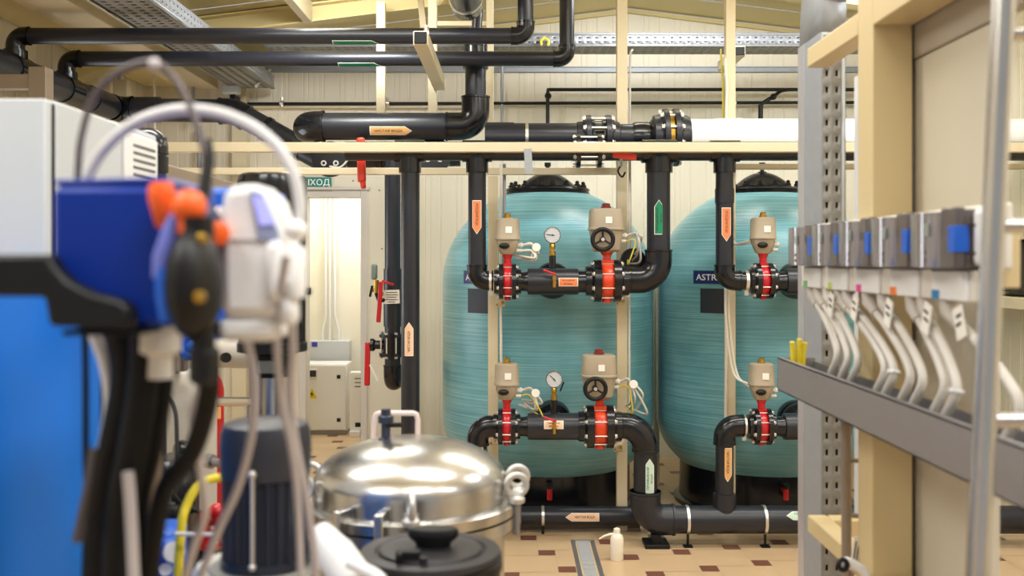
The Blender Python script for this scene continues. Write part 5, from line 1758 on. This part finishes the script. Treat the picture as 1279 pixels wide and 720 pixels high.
vc = MB().lathe([(.022, 0), (.02, .008), (.012, .012), (.012, .05), (.02, .05), (.02, .066), (.013, .07), (.013, .085)], (P(482, 0, ys).x, ys, vtop - .012), U, 16)
part(lid, 'vent_cock', vc, mat('blue_grey_steel', (70, 76, 92), .35, .6))
part(lid, 'cock_lever', MB().cyl(P(484, 531, ys - .01), P(502, 531, ys - .03), .007, 10), BLACK)
# swing-bolt clamps and eye nuts round the rim
for k, ang in enumerate((-118, -98)):
    a = math.radians(ang)
    d = Vector((math.cos(a), math.sin(a), 0))
    c = Vector((vx, VYC, 0)) + d * .285
    R_ = Matrix.Rotation(a, 3, 'Z')
    part(sv, 'rim_clamp', MB().box(c + Vector((0, 0, vz + .012)), (.06, .022, .1), R_), STEEL, .004)
for k, ang in enumerate((-84, -12, 8, -160, 60, 120, 165)):
    a = math.radians(ang)
    d = Vector((math.cos(a), math.sin(a), 0))
    c = Vector((vx, VYC, 0)) + d * .282
    en = part(sv, 'eye_nut', MB().ring(c + Vector((0, 0, vz + .075)), (Vector((0.25, -1, 0)) if ang in (-12,) else d.cross(U) if ang != -84 else Vector((1, .25, 0))), .026, .0085, 24, 10)
              .lathe([(.02, 0), (.022, .004), (.022, .012), (.014, .02)], c + Vector((0, 0, vz + .03)), U, 16), mat('pale_cast_steel', (206, 204, 200), .4, .55, .05))
    part(sv, 'swing_bolt', MB().cyl(c + Vector((0, 0, vz - .05)), c + Vector((0, 0, vz + .035)), .009, 10), STEELB)

# black multistage pump behind
PYc = 3.05
px_ = P(340, 0, PYc).x
mp_ = thing('multistage_pump', 'tall vertical pump with black motor, behind the white dosing pump', 'pump', (px_, PYc, 0))
rp = m(43, PYc)
zt_p = P(0, 217, PYc).z
part(mp_, 'fan_cover', MB().lathe([(rp * .98, 0), (rp, .006), (rp * 1.0, .13), (rp * .96, .15), (rp * .85, .158), (.01, .16)], (px_, PYc, zt_p - .16), U, 56), PVCG)
zb_p = P(0, 432, PYc).z
bd = MB()
i0 = 0
for z in (zb_p, zt_p - .175):
    for j in range(96):
        a = 2 * PI * j / 96
        r = rp * (.95 if j % 4 < 2 else .86)
        bd.v.append(Vector((px_ + r * math.cos(a), PYc + r * math.sin(a), z)))
for j in range(96):
    j2 = (j + 1) % 96
    bd.f.append((j, j2, 96 + j2, 96 + j))
part(mp_, 'finned_body', bd, BLACK, smooth=20)
part(mp_, 'end_shield', MB().lathe([(rp * .8, 0), (rp, .004), (rp, .03), (rp * .9, .034)], (px_, PYc, zb_p - .02), U, 48), BLACK)
part(mp_, 'cable_clip', MB().cyl(P(380, 364, PYc - .05), P(388, 364, PYc - .05), .012, 10), BLACK)
zl = P(0, 470, PYc).z
part(mp_, 'lantern', MB().lathe([(rp * .55, 0), (rp * .62, .01), (rp * .62, zb_p - zl - .03), (rp * .8, zb_p - zl - .02)], (px_, PYc, zl), U, 40), BLACK)
part(mp_, 'type_plate', MB().box(P(336, 459, PYc - rp * .66), (m(26, PYc), .004, m(15, PYc))), mat('grey_plate', (110, 110, 108), .4))
part(mp_, 'pump_sleeve', MB().lathe([(rp * .5, .12), (rp * .5, zl)], (px_, PYc, 0), U, 40), STEEL)
for a in (-.6, .6, 2.4, 3.8):
    part(mp_, 'stay_bolt', MB().cyl((px_ + rp * .62 * math.sin(a), PYc - rp * .62 * math.cos(a), .12), (px_ + rp * .62 * math.sin(a), PYc - rp * .62 * math.cos(a), zl + .01), .011, 10), STEELB)
part(mp_, 'pump_base', MB().lathe([(rp * 1.1, 0), (rp * 1.1, .04), (rp * .7, .06), (rp * .7, .14)], (px_, PYc, 0), U, 40), BLACK)

# things glimpsed between the hoses
bw = thing('white_filter_vessel', 'small off-white filter vessel glimpsed behind the black hoses', 'vessel', P(222, 660, 3.3))
part(bw, 'vessel_shell', MB().lathe([(.10, 0), (.125, .02), (.125, .42), (.11, .48), (.075, .525), (.03, .54)], (P(222, 0, 3.3).x, 3.3, .75), U, 40), mat('off_white_vessel', (200, 194, 184), .4, 0, .12, 12))
part(bw, 'stand', MB().lathe([(.11, 0), (.11, .76)], (P(222, 0, 3.3).x, 3.3, 0), U, 24), BLACK)
vb = thing('blue_valve', 'blue ribbed valve with steel fittings between the hoses', 'valve', P(238, 440, 3.1))
part(vb, 'valve_wheel', MB().ring(P(238, 433, 3.0), (.6, -1, 0), .028, .013, 20, 8).ball(P(238, 433, 3.0), .022, 12).cyl(P(236, 415, 3.02), P(236, 450, 3.02), .018, 10), BLUEV)
part(vb, 'pipe_fitting', MB().cyl(P(205, 426, 3.05), P(245, 428, 3.05), .012, 12).cyl(P(222, 420, 3.05), P(222, 432, 3.05), .022, 8), STEELB)
part(vb, 'riser', MB().cyl(P(220, 426, 3.08), P(220, 474, 3.3), .014, 12).cyl(P(228, 440, 3.12), P(228, 462, 3.14), .016, 12), STEELB)
pm = thing('pale_motor', 'pale round motor end behind the black hoses near the yellow corner', 'motor', P(270, 450, 3.6))
part(pm, 'motor_body', MB().lathe([(.05, 0), (.055, .01), (.055, .16), (.04, .18)], P(262, 440, 3.60), (1, -.3, 0), 28), mat('pale_motor_paint', (196, 190, 180), .4))
part(pm, 'end_hole', MB().cyl(P(281, 447, 3.51), P(283, 447, 3.50), .018, 16), BLACK)
part(pm, 'stand', MB().cyl((P(262, 0, 3.6).x, 3.6, 0), (P(262, 0, 3.6).x, 3.6, 1.33), .02, 12), TAUPE)
rc = thing('red_cylinder', 'red upright cylinder behind the steel cross pipe near the yellow corner', 'cylinder', P(264, 700, 4.3))
part(rc, 'cylinder_body', MB().lathe([(.055, 0), (.06, .02), (.06, .62), (.05, .66), (.028, .69)], (P(262, 0, 4.3).x, 4.3, .47), U, 32), RED)
part(rc, 'cylinder_valve', MB().cyl((P(266, 0, 4.3).x, 4.3, 1.15), (P(266, 0, 4.3).x, 4.3, 1.24), .02, 12).box((P(266, 0, 4.3).x, 4.26, 1.23), (.03, .1, .02)), BLACK)
part(rc, 'label', MB().box(P(273, 516, 4.236), (.02, .004, .05)), STK_SAND)
part(rc, 'stand', MB().lathe([(.07, 0), (.065, .48)], (P(262, 0, 4.3).x, 4.3, 0), U, 20), BLACK)
sp = thing('steel_pipe', 'short stainless pipe crossing behind the hoses in front of the yellow corner', 'pipe', P(295, 502, 3.9))
part(sp, 'pipe', MB().cyl(P(255, 502, 3.95), P(318, 502, 3.75), .018, 20), STEEL)
part(sp, 'clamp_ferrule', MB().cyl(P(257, 502, 3.94), P(265, 502, 3.92), .034, 20), STEELB)
part(sp, 'pipe_leg', MB().cyl((P(310, 0, 3.78).x, 3.78, 0), (P(310, 0, 3.78).x, 3.78, P(0, 502, 3.78).z), .014, 12), STEEL)
wbll = thing('white_ball_valve', 'white round float with steel fitting beside the red cylinder', 'float', P(255, 570, 3.28))
part(wbll, 'float', MB().ball(P(253, 563, 3.28), .034, 20, (.9, .9, 1.5)), WHITE)
part(wbll, 'fitting', MB().cyl(P(256, 577, 3.20), P(276, 579, 3.18), .014, 12).cyl(P(258, 576, 3.20), P(266, 577, 3.19), .024, 8), STEELB)
part(wbll, 'stem', MB().cyl(P(253, 590, 3.28), (P(253, 0, 3.28).x, 3.28, 0), .01, 8), BLACK)
for i, (u, v) in enumerate(((231, 575), (217, 590))):
    ye = 2.84 - .0 * i if i == 0 else 2.96
    t = thing('black_elbow', ('upper' if i == 0 else 'lower') + ' of two glossy black pipe elbows low behind the hoses', 'pipe elbow', P(u, v, 2.9))
    part(t, 'elbow', MB().sweep(spline([P(u - 4, v - 14, ye), P(u, v - 8, ye - .03), P(u + 4, v + 8, ye - .02), P(u + 6, v + 34, ye), (P(u + 6, 0, ye).x, ye, 0)], 6), .026, 18), PVCG)
rpmp = thing('red_pump', 'red pump casing with bolted rim low beside the dark motor', 'pump', P(265, 685, 2.96))
part(rpmp, 'casing', MB().lathe([(.05, 0), (.062, .01), (.062, .05), (.045, .07)], P(258, 660, 3.00), (.6, -.8, 0), 28).box(P(262, 662, 3.00), (.07, .09, .1)), RED, .004)
part(rpmp, 'casing', MB().ball(P(271, 640, 2.92), .026, 14).cyl(P(271, 640, 2.92), P(262, 655, 2.96), .02, 12), RED)
for i in range(6):
    a = 2 * PI * i / 6
    part(rpmp, 'casing_bolt', MB().cyl(P(272 + 9 * math.cos(a), 660 + 20 * math.sin(a), 2.92), P(275 + 9 * math.cos(a), 660 + 20 * math.sin(a), 2.90), .007, 6), BOLTM)
part(rpmp, 'pump_base', MB().bx(P(245, 0, 3.05).x, P(280, 0, 3.05).x, 2.98, 3.1, 0, P(0, 672, 3.00).z), BLACK)
bp = thing('blue_pump', 'bright blue pump body low among the black hoses', 'pump', P(205, 720, 2.0))
part(bp, 'casing', MB().box(P(206, 705, 2.05), (m(38, 2.0), .12, .16)).box(P(208, 680, 2.02), (m(30, 2), .1, .04)), BLUEV, .012)
part(bp, 'casing_cap', MB().cyl(P(216, 690, 1.97), P(218, 690, 1.95), .02, 16).cyl(P(206, 712, 1.98), P(207, 712, 1.96), .012, 12), WHITE)
part(bp, 'pump_base', MB().box((P(206, 0, 2.05).x, 2.05, .44), (.06, .12, .9)), BLACK)
dk = thing('dark_pump_body', 'dark finned pump body with steel studs low between the hoses', 'pump', P(225, 650, 2.5))
part(dk, 'casing', MB().lathe([(.07, 0), (.08, .02), (.08, .16), (.06, .2)], (P(206, 0, 2.6).x, 2.6, P(0, 668, 2.6).z), U, 30).cyl(P(190, 650, 2.45), P(226, 648, 2.45), .035, 18), PVCG)
part(dk, 'stud_tower', MB().cyl(P(208, 598, 2.5), P(209, 644, 2.5), .012, 12).cyl(P(208, 612, 2.5), P(208, 618, 2.5), .02, 8).cyl(P(209, 630, 2.5), P(209, 636, 2.5), .02, 8), STEELB)
part(dk, 'pump_base', MB().lathe([(.07, 0), (.07, P(0, 667, 2.6).z)], (P(206, 0, 2.6).x, 2.6, 0), U, 24), BLACK)
hose('thin black cable arching over the off-white vessel', [(196, 490), (210, 495), (219, 515), (221, 550), (222, 590), (228, 620), (240, 640)], 2.6, RUBBER, 2.9, 2.5, 'cable', 'cable')
hose('thin black cable crossing low in front of the dark pump body', [(208, 590), (215, 615), (230, 632), (250, 640)], 2.5, RUBBER, 2.5, 2.5, 'cable', 'cable')
# wash bottle on the tiles
by_ = 5.47
bc = P(770.5, 700, by_)
wbt = thing('wash_bottle', 'small translucent white wash bottle with spout on the beige tiles', 'bottle', (bc.x, by_, 0))
rb_ = m(8.3, by_)
part(wbt, 'bottle', MB().lathe([(rb_ * .9, 0), (rb_, .006), (rb_, m(27, by_)), (rb_ * .85, m(31, by_)), (rb_ * .5, m(33.5, by_)), (rb_ * .42, m(34, by_))], (bc.x, by_, 0), U, 32), WASHB)
part(wbt, 'cap', MB().lathe([(rb_ * .5, 0), (rb_ * .52, .006), (rb_ * .48, .024), (rb_ * .2, .03)], (bc.x, by_, m(33.5, by_)), U, 20), WASHB)
part(wbt, 'spout', MB().sweep([(bc.x - .01, by_, m(33, by_)), (bc.x - .04, by_, m(32, by_)), (bc.x - .07, by_, m(30, by_)), (bc.x - .098, by_, m(26, by_))], [.008, .007, .006, .004], 10), WASHB)
# ================================================================ RIGHT FOREGROUND
ct = thing('cream_column', 'cream square steel column behind the row of controllers', 'column', (.918, 2.45, 0))
part(ct, 'column_tube', MB().bx(.869, .967, 2.4, 2.5, 0, 3.55), COLUMNM, .004)
solo('steel_beam', 'cream square beam running back from the column to the galvanised strut, above the controllers', 'beam', MB().bx(.869, .93, 2.502, 2.93, 2.215, 2.272), COLUMNM, bevel=.004)
solo('steel_beam', 'cream square beam running towards the ladder from the top of the column', 'beam', MB().bx(.869, .967, 1.5, 2.398, 2.215, 2.30), COLUMNM, bevel=.004)
lbm = thing('steel_beam', 'cream beam frame low behind the column, under the steel tray', 'beam', (.9, 2.7, .85))
part(lbm, 'beam_length', MB().bx(.869, .925, 2.502, 2.93, .85, .90), COLUMNM, .005)
part(lbm, 'beam_return', MB().bx(.926, 1.03, 2.87, 2.93, .85, .90), COLUMNM, .005)
part(lbm, 'beam_return', MB().bx(.926, 1.03, 2.502, 2.56, .85, .90), COLUMNM, .005)
solo('steel_beam', 'cream beam low at the foot of the cream panel, towards the ladder', 'beam', MB().bx(.87, .967, 1.95, 2.398, .83, .885), COLUMNM, bevel=.004)
pnl = thing('cream_panel', 'tall smooth cream panel behind the controllers, between column and ladder', 'panel', (.985, 1.7, 0))
part(pnl, 'sheet', MB().bx(.978, .996, 2.03, 2.47, 0, 2.135), PANELM, .002)
part(pnl, 'head_rail', MB().bx(.972, 1.0, 1.6, 2.47, 2.137, 2.34), mat('greige_rail', (168, 156, 138), .5), .003, label='greige head rail')
part(pnl, 'gap_shade_strip', MB().bx(.968, .978, 2.44, 2.452, 0, 2.2), BLACK)  # black strip painting in the shaded gap between column and panel
wsl = MB()
# vertical galvanised ladder tray ("strut") with perforated flange and bent head
st = thing('galvanised_strut', 'tall galvanised perforated strut standing beside the cream column', 'strut', (.97, 3.1, 0))
zt_s = P(0, 40, 3.0).z
part(st, 'web', MB().bx(.931, .934, 3.0, 3.235, 0, zt_s), GALV)
pf = MB()
n = int(zt_s / .049)
perforated(pf, (.934, 3.0, 0), (0, 0, 1), (1, 0, 0), n, 2, zt_s / n, .030, .018, .0075)
pf.quad((.994, 3.0, 0), (1.006, 3.0, 0), (1.006, 3.0, zt_s), (.994, 3.0, zt_s))
part(st, 'perforated_flange', pf, GALVD, solid=.002)
part(st, 'cable_bundle', MB().bx(.94, 1.0, 3.03, 3.2, 0, zt_s - .02), RUBBER, .01)
part(st, 'flange_lip', MB().bx(1.004, 1.006, 3.0, 3.02, 0, zt_s), GALV)
part(st, 'perforated_flange', MB().bx(.934, 1.006, 3.233, 3.236, 0, zt_s), GALVD)
hd = MB()
prv = None
for k in range(5):
    a = .06 * k
    p0 = Vector((.934 + 1.6 * (1 - math.cos(a)), 0, zt_s + 1.6 * math.sin(a)))
    if prv is not None:
        hd.quad((prv.x, 3.0, prv.z), (p0.x, 3.0, p0.z), (p0.x, 3.235, p0.z), (prv.x, 3.235, prv.z))
        nrm = Vector((p0.z - prv.z, 0, -(p0.x - prv.x))).normalized() * .072
        hd.quad((prv.x, 3.0, prv.z), (p0.x, 3.0, p0.z), (p0.x + nrm.x, 3.0, p0.z + nrm.z), (prv.x + nrm.x, 3.0, prv.z + nrm.z))
    prv = p0
part(st, 'bent_head', hd, GALV, solid=.002)
part(st, 'strut_foot', MB().bx(.92, 1.02, 2.98, 3.25, 0, .01), GALV)
part(st, 'seam_strip', MB().bx(.9295, .931, 3.17, 3.235, 0, zt_s), mat('bright_seam', (206, 206, 212), .35, .6))
solo('conduit', 'grey conduit with clips on the column, below the steel tray', 'conduit', MB().cyl((.852, 2.535, .78), (.852, 2.535, 1.27), .0125, 14).cyl((.852, 2.535, 1.0), (.9, 2.52, 1.0), .006, 8).cyl((.852, 2.535, 1.14), (.9, 2.52, 1.14), .006, 8), TAUPE)
solo('conduit', 'thin pale pipe between the galvanised strut and the column', 'conduit', MB().cyl((1.02, 2.9, 0), (1.02, 2.9, 2.6), .011, 12), CABLEW)
solo('steel_post', 'slim pale channel post between strut and column', 'post', MB().bx(1.03, 1.06, 2.96, 2.99, 0, 2.2).bx(1.03, 1.08, 2.99, 2.995, 0, 2.2), WCAB)
tg = thing('cable_tag', 'white printed paper tag at the foot of the grey conduit', 'tag', P(1071, 690, 2.5))
q = wrap(P(1070, 692, 2.5), (.15, 0, 1), (0, -1, 0), None)
part(tg, 'tag_paper', plate(q, .085, .026, .0015), STK_W)
part(tg, 'printed_lines', MB().bar(q(-.035, .006, .002), q(.03, .006, .002), .003, .001, (0, 1, 0)).bar(q(-.035, -.001, .002), q(.02, -.001, .002), .003, .001, (0, 1, 0)).bar(q(-.03, -.007, .002), q(.03, -.007, .002), .002, .001, (0, 1, 0)), INK)
solo('plastic_strap', 'pale plastic strap end with dark buckle low beside the column', 'strap', MB().sweep(spline([P(1052, 710, 2.4), P(1056, 702, 2.4), P(1066, 706, 2.4), P(1080, 716, 2.4), P(1090, 740, 2.4)], 5), .012, 10), WHITE)
solo('plastic_strap', 'dark buckle of the pale strap low beside the column', 'buckle', MB().ring(P(1053, 706, 2.38), (.3, -1, .2), .012, .006, 16, 8), BLACK)

# controllers on a white trunking
cb = thing('controller_trunking', 'pale plastic trunking with coloured dots under the row of controllers', 'trunking', (.85, 2.3, 1.57))
part(cb, 'trunking_body', MB().bx(.832, .868, 1.76, 2.86, 1.573, 1.632), TRUNK, .003)
part(cb, 'mounting_plate', MB().bx(.85, .868, 1.72, 2.84, 1.632, 1.75), TRUNK, .006)
bl_ = [2.745, 2.53, 2.315, 2.10, 1.885]
dots = [GREENP, LIMEP, PINKP, ORANP, BLUEP]
for i, yc in enumerate(bl_):
    pn = part(cb, 'trunking_cover', MB().bx(.826, .833, yc - .075, yc + .075, 1.574, 1.629), WHITE, .002)
    part(pn, 'coloured_dot', MB().box((.8255, yc + .055, 1.583), (.002, .032, .018)), dots[i])
names = ['farthest of the row, above the green dot', 'second from the galvanised strut, above the lime dot', 'middle one of the row, above the pink dot',
         'fourth from the galvanised strut, above the orange dot', 'nearest the ladder, above the blue dot']
COVER = mat('smoked_cover', (140, 136, 140), .08, 0.45, .04, coat=1.0)
FRAMEC = mat('brown_grey_bezel', (84, 76, 76), .3, 0, .05, coat=.3)
for i, yc in enumerate(bl_):
    t = thing('controller', 'grey panel controller with smoked cover, ' + names[i], 'controller', (.84, yc, 1.632), 'panel controllers')
    y0, y1 = yc - .098, yc + .098          # y1 far end
    z0, z1 = 1.634, 1.742
    part(t, 'case', MB().bx(.815, .85, y0, y1, z0, z1), FRAMEC, .004)
    # bowed smoked cover over the far two thirds
    cv = MB()
    n, i0 = 24, 0
    ya, yb = y0 + .062, y1 - .002
    for k in range(n + 1):
        s = .5 - .5 * math.cos(PI * k / n)
        y = ya + (yb - ya) * s
        x = .813 - .036 * math.sqrt(max(0, 1 - abs(2 * s - 1) ** 2.5))
        cv.v += [Vector((x, y, z0 + .002)), Vector((x, y, z1 - .002)), Vector((.816, y, z0 + .002)), Vector((.816, y, z1 - .002))]
    for k in range(n):
        a, b = 4 * k, 4 * k + 4
        cv.f += [(a, a + 1, b + 1, b), (a + 1, a + 3, b + 3, b + 1), (a, b, b + 2, a + 2), (a + 2, b + 2, b + 3, a + 3)]
    cv.f += [(0, 2, 3, 1), (4 * n, 4 * n + 1, 4 * n + 3, 4 * n + 2)]
    cvr = part(t, 'smoked_cover', cv, COVER)
    part(t, 'bezel', MB().bx(.795, .816, y0, y0 + .06, z0, z1 + .004), FRAMEC, .004)
    part(t, 'blue_label', MB().bx(.7935, .797, y0 - .001, y0 + .026, z0 + .03, z0 + .078), BLUEV, .001)
    part(t, 'blue_label', MB().bx(.7945, .82, y0 - .003, y0 + .001, z0 + .03, z0 + .078), BLUEV, .001)
    sc_ = part(cvr, 'display', MB().box((.782, ya + .034, z0 + .072), (.004, .032, .024)), LCDM, .001)
    part(cvr, 'key', MB().box((.782, ya + .036, z0 + .03), (.004, .012, .008)), BLACK)
    part(cvr, 'key', MB().box((.782, ya + .036, z0 + .015), (.004, .012, .008)), BLACK)
part(cb, 'support_rail', MB().bx(.869, .90, 1.76, 2.398, 1.60, 1.70), COLUMNM, .003)
part(cb, 'end_cap', MB().bx(.824, .85, 1.735, 1.785, 1.638, 1.742), WHITE, .01)
part(cb, 'end_wire', MB().cyl((.816, 1.78, 1.712), (.85, 1.745, 1.712), .0025, 8).cyl((.816, 1.78, 1.662), (.85, 1.745, 1.662), .0025, 8), INK)

# steel channel tray
cz_, ct_ = 1.279, 1.371
ch = thing('steel_channel', 'brushed steel channel tray running under the controllers towards the ladder', 'tray', (.81, 2.2, cz_))
cm = MB()
cm.bx(.759, .762, 1.45, 2.845, cz_, ct_)
cm.bx(.759, .866, 1.45, 2.845, cz_, cz_ + .003)
cm.bx(.863, .866, 1.45, 2.845, cz_, ct_ - .01)
cm.bx(.759, .866, 2.842, 2.845, cz_, ct_)
part(ch, 'channel', cm, STEELB)
part(ch, 'channel_lip', MB().bx(.759, .774, 1.45, 2.845, ct_ - .003, ct_), STEELB)
yc_ = P(1013, 432, 2.72)
ycl = thing('yellow_clips', 'yellow plastic cable clips on the far end of the steel channel', 'clip', (.80, 2.78, ct_))
for k, (dx, h) in enumerate(((-.012, .06), (.004, .068), (.016, .058))):
    part(ycl, 'clip_prong', MB().sweep([(.80 + dx, 2.79, ct_ - .03), (.80 + dx, 2.79, ct_ + .02), (.80 + dx * 1.3, 2.785, ct_ + h - .01)], [.006, .008, .007], 10), YELLOW)
CT = [(2.80, 2.52, 'first'), (2.74, 2.44, 'second'), (2.66, 2.37, 'third'), (2.56, 2.20, 'fourth'), (2.50, 2.15, 'fifth'), (2.36, 2.06, 'sixth'),
      (2.26, 2.00, 'seventh'), (2.10, 1.90, 'eighth'), (2.04, 1.85, 'ninth'), (1.93, 1.62, 'tenth')]
TAGL = {2: 1, 4: 1, 6: 1, 8: 1, 9: 1}
for i, (ya, yb, w) in enumerate(CT):
    pts = spline([(.845, ya, 1.576), (.842, ya - .02, 1.545), (.835, ya * .55 + yb * .45, 1.505), (.824, ya * .15 + yb * .85 - .012, 1.45), (.815, yb - .025, 1.41), (.808, yb + .005, 1.36), (.804, yb + .06, 1.30)], 6)
    t = thing('controller_cable', 'pale grey conduit from trunking to steel channel, ' + w + ' of ten counted from the galvanised strut', 'cable', (.83, yb, 1.3), 'controller cables')
    part(t, 'conduit_tube', MB().sweep(pts, .0092, 12), CABLEW)
    q0 = pts[9]
    part(t, 'cable_boot', MB().sweep([pts[0], pts[5], pts[9]], [.016, .017, .012], 12), mat('grey_boot', (190, 182, 174), .5))
    if i in TAGL:
        e = pts[10]
        Rm = Matrix.Rotation(.35 * (-1) ** i, 3, 'X')
        tgp = part(t, 'paper_tag', MB().box((e.x - .017, e.y - .01, e.z + .015), (.003, .035, .06), Rm), STK_W)
        part(tgp, 'printed_lines', MB().box((e.x - .0187, e.y - .01, e.z + .028), (.0008, .022, .006), Rm).box((e.x - .0187, e.y - .01, e.z + .012), (.0008, .022, .006), Rm), INK)
    if i in (4, 8):
        part(t, 'cable_tie', MB().band(pts[24], pts[25] - pts[23], .0105, .0135, .006, 16), WHITE)

# leaning stainless ladder
YL = 1.42
pa, pb = P(1221, 720, YL), P(1254, 0, YL)
dl = (pb - pa)
e0 = pa - dl * (pa.z / dl.z)
e1 = pa + dl * ((2.5 - pa.z) / dl.z)
ldr = thing('steel_ladder', 'stainless tube ladder at the right edge, in front of the cream panel', 'ladder', e0)
part(ldr, 'side_rail', MB().cyl(e0, e1, .016, 20), STEEL)
part(ldr, 'side_rail', MB().cyl(e0 + Vector((.42, -.0, 0)), e1 + Vector((.42, 0, 0)), .016, 20), STEEL)
for v in (45 - 241 * 2, 45 - 241, 42, 283, 526, 770, 1012, 1255, 1498):
    z = P(0, v, YL).z
    if .15 < z < 2.45:
        t = (z - e0.z) / (e1.z - e0.z)
        p = e0.lerp(e1, t)
        part(ldr, 'rung', MB().cyl(p, p + Vector((.42, 0, 0)), .0105, 16), STEEL)

# far side of the room, seen between the ladder rungs
wc_ = thing('wall_cabinet', 'dark cabinet with cream top rail on the far right wall, seen through the ladder', 'cabinet', (3.05, 6.1, 1.4))
part(wc_, 'cabinet_body', MB().bx(2.99, 3.19, 5.85, 6.45, 1.46, 1.76), mat('dark_olive_box', (52, 46, 36), .5), .006)
part(wc_, 'top_rail', MB().bx(2.96, 3.195, 5.6, 6.6, 1.77, 1.84), CREAM, .004)
part(wc_, 'bottom_rail', MB().bx(2.96, 3.195, 5.6, 6.6, 1.36, 1.43), CREAM, .004)
# ================================================================ LIGHT AND CAMERA
def luminaire(x, y, z, label, power, lx=1.2, ly=.32, col=(.96, .985, 1.0), up=.3):
    t = thing('ceiling_lamp', label, 'lamp', (x, y, z), 'ceiling lamps')
    part(t, 'housing', MB().bx(x - lx / 2, x + lx / 2, y - ly / 2, y + ly / 2, z + .012, z + .07), WHITE, .004)
    part(t, 'diffuser', MB().bx(x - lx / 2 + .02, x + lx / 2 - .02, y - ly / 2 + .02, y + ly / 2 - .02, z + .002, z + .012), LAMPM)
    part(t, 'hanger_rod', MB().cyl((x, y, z + .07), (x, y, max(z + .08, zc(x))), .005, 6), BOLTM)
    L = bpy.data.lights.new('lamp_light', 'AREA')
    L.shape = 'RECTANGLE'
    L.size, L.size_y = lx - .06, ly - .06
    L.energy = power
    L.color = col
    o = bpy.data.objects.new('lamp_light', L)
    COL.objects.link(o)
    o.location = (0, 0, -.004)
    o.parent = t
    # upward fill added over the closed housing to brighten roof sheets and upper wall
    L2 = L.copy()
    L2.energy = power * up
    o2 = bpy.data.objects.new('added_uplight', L2)
    COL.objects.link(o2)
    o2.location = (0, 0, .078)
    o2.rotation_euler = (PI, 0, 0)
    o2.parent = t
    return t


LAMPM = emit('lamp_diffuser', (255, 250, 238), 2.0)
spots = [(-1.5, .6, 3.05, 'above the blue drum'), (.4, .4, 3.3, 'above the camera side of the aisle'), (2.1, .8, 3.3, 'above the ladder'),
         (-1.3, 3.0, 3.1, 'above the grey cabinet'), (.3, 2.7, 3.35, 'above the stainless vessel'), (2.2, 3.4, 3.3, 'above the galvanised strut'),
         (-.9, 5.0, 3.18, 'above the two thin upper pipes'), (.9, 4.9, 3.42, 'in front of the tank nearer the doorway'), (2.2, 5.2, 3.35, 'in front of the tank by the strut'),
         ]
for x, y, z, w in spots:
    luminaire(x, y, z, 'long white ceiling lamp ' + w, 32 if y < 2 else (18 if y > 4 else 26), up=.5 if y > 4 else .3)


def fill_flood(x, y, z, target, label, power):  # unseen flood, added to brighten the back wall and its left corner
    t = thing('fill_flood_lamp', label, 'lamp', (x, y, z), 'added fill lamps')
    d = (Vector(target) - Vector((x, y, z))).normalized()
    q = d.to_track_quat('-Z', 'Y')
    R = q.to_matrix()
    part(t, 'lamp_body', MB().box(Vector((x, y, z)) - d * .04, (.6, .3, .07), R), CABG, .008)
    part(t, 'fill_lamp_glass', MB().box(Vector((x, y, z)) + d * .0, (.56, .26, .006), R), LAMPM)
    part(t, 'lamp_bracket', MB().cyl(Vector((x, y, z)) - d * .06, (x, y, zc(x)), .012, 8), BLACK)
    L = bpy.data.lights.new('fill_flood_light', 'AREA')
    L.shape = 'RECTANGLE'
    L.size, L.size_y = .56, .26
    L.energy = power
    L.color = (.96, .985, 1.0)
    o = bpy.data.objects.new('fill_flood_light', L)
    COL.objects.link(o)
    o.location = d * .012
    o.rotation_euler = q.to_euler()
    o.parent = t


for x, w in ((.85, 'aimed at the wall above the tank nearer the doorway'), (1.4, 'aimed at the white insulated pipe'), (2.65, 'aimed at the wall above the tank by the strut')):
    fill_flood(x, 6.45, zc(x) - .2, (x - (1.5 if x < 1 else .3), YB, 2.3), 'added unseen fill lamp under the roof ' + w, 15)
fill_flood(-1.0, 5.7, 3.3, (-2.35, YB, 1.9), 'added unseen fill lamp under the roof aimed at the corner beyond the grey cabinet', 24)
luminaire(-1.55, 9.3, 2.5, 'long white ceiling lamp in the room beyond the doorway', 21, 1.0, .3, up=.05)

w = bpy.data.worlds.new('daylight')
scene.world = w
w.use_nodes = True
bg = w.node_tree.nodes['Background']
bg.inputs['Color'].default_value = (.96, .98, 1.0, 1)
bg.inputs['Strength'].default_value = 0.42

cam = bpy.data.cameras.new('camera')
cam.sensor_width = 36.0
cam.lens = S * 36.0 / 1279.0
cam.shift_y = -35.0 / 1279.0
cam.clip_start = 0.05
cam.dof.use_dof = True
cam.dof.focus_distance = 5.75
cam.dof.aperture_fstop = 3.0
co = bpy.data.objects.new('camera', cam)
COL.objects.link(co)
co.location = (0, 0, EYE)
co.rotation_euler = (PI / 2, 0, 0)
scene.camera = co
scene.view_settings.view_transform = 'Standard'
scene.view_settings.look = 'None'
scene.view_settings.exposure = 0.06
scene.view_settings.gamma = 1.0
scene.view_settings.use_curve_mapping = False
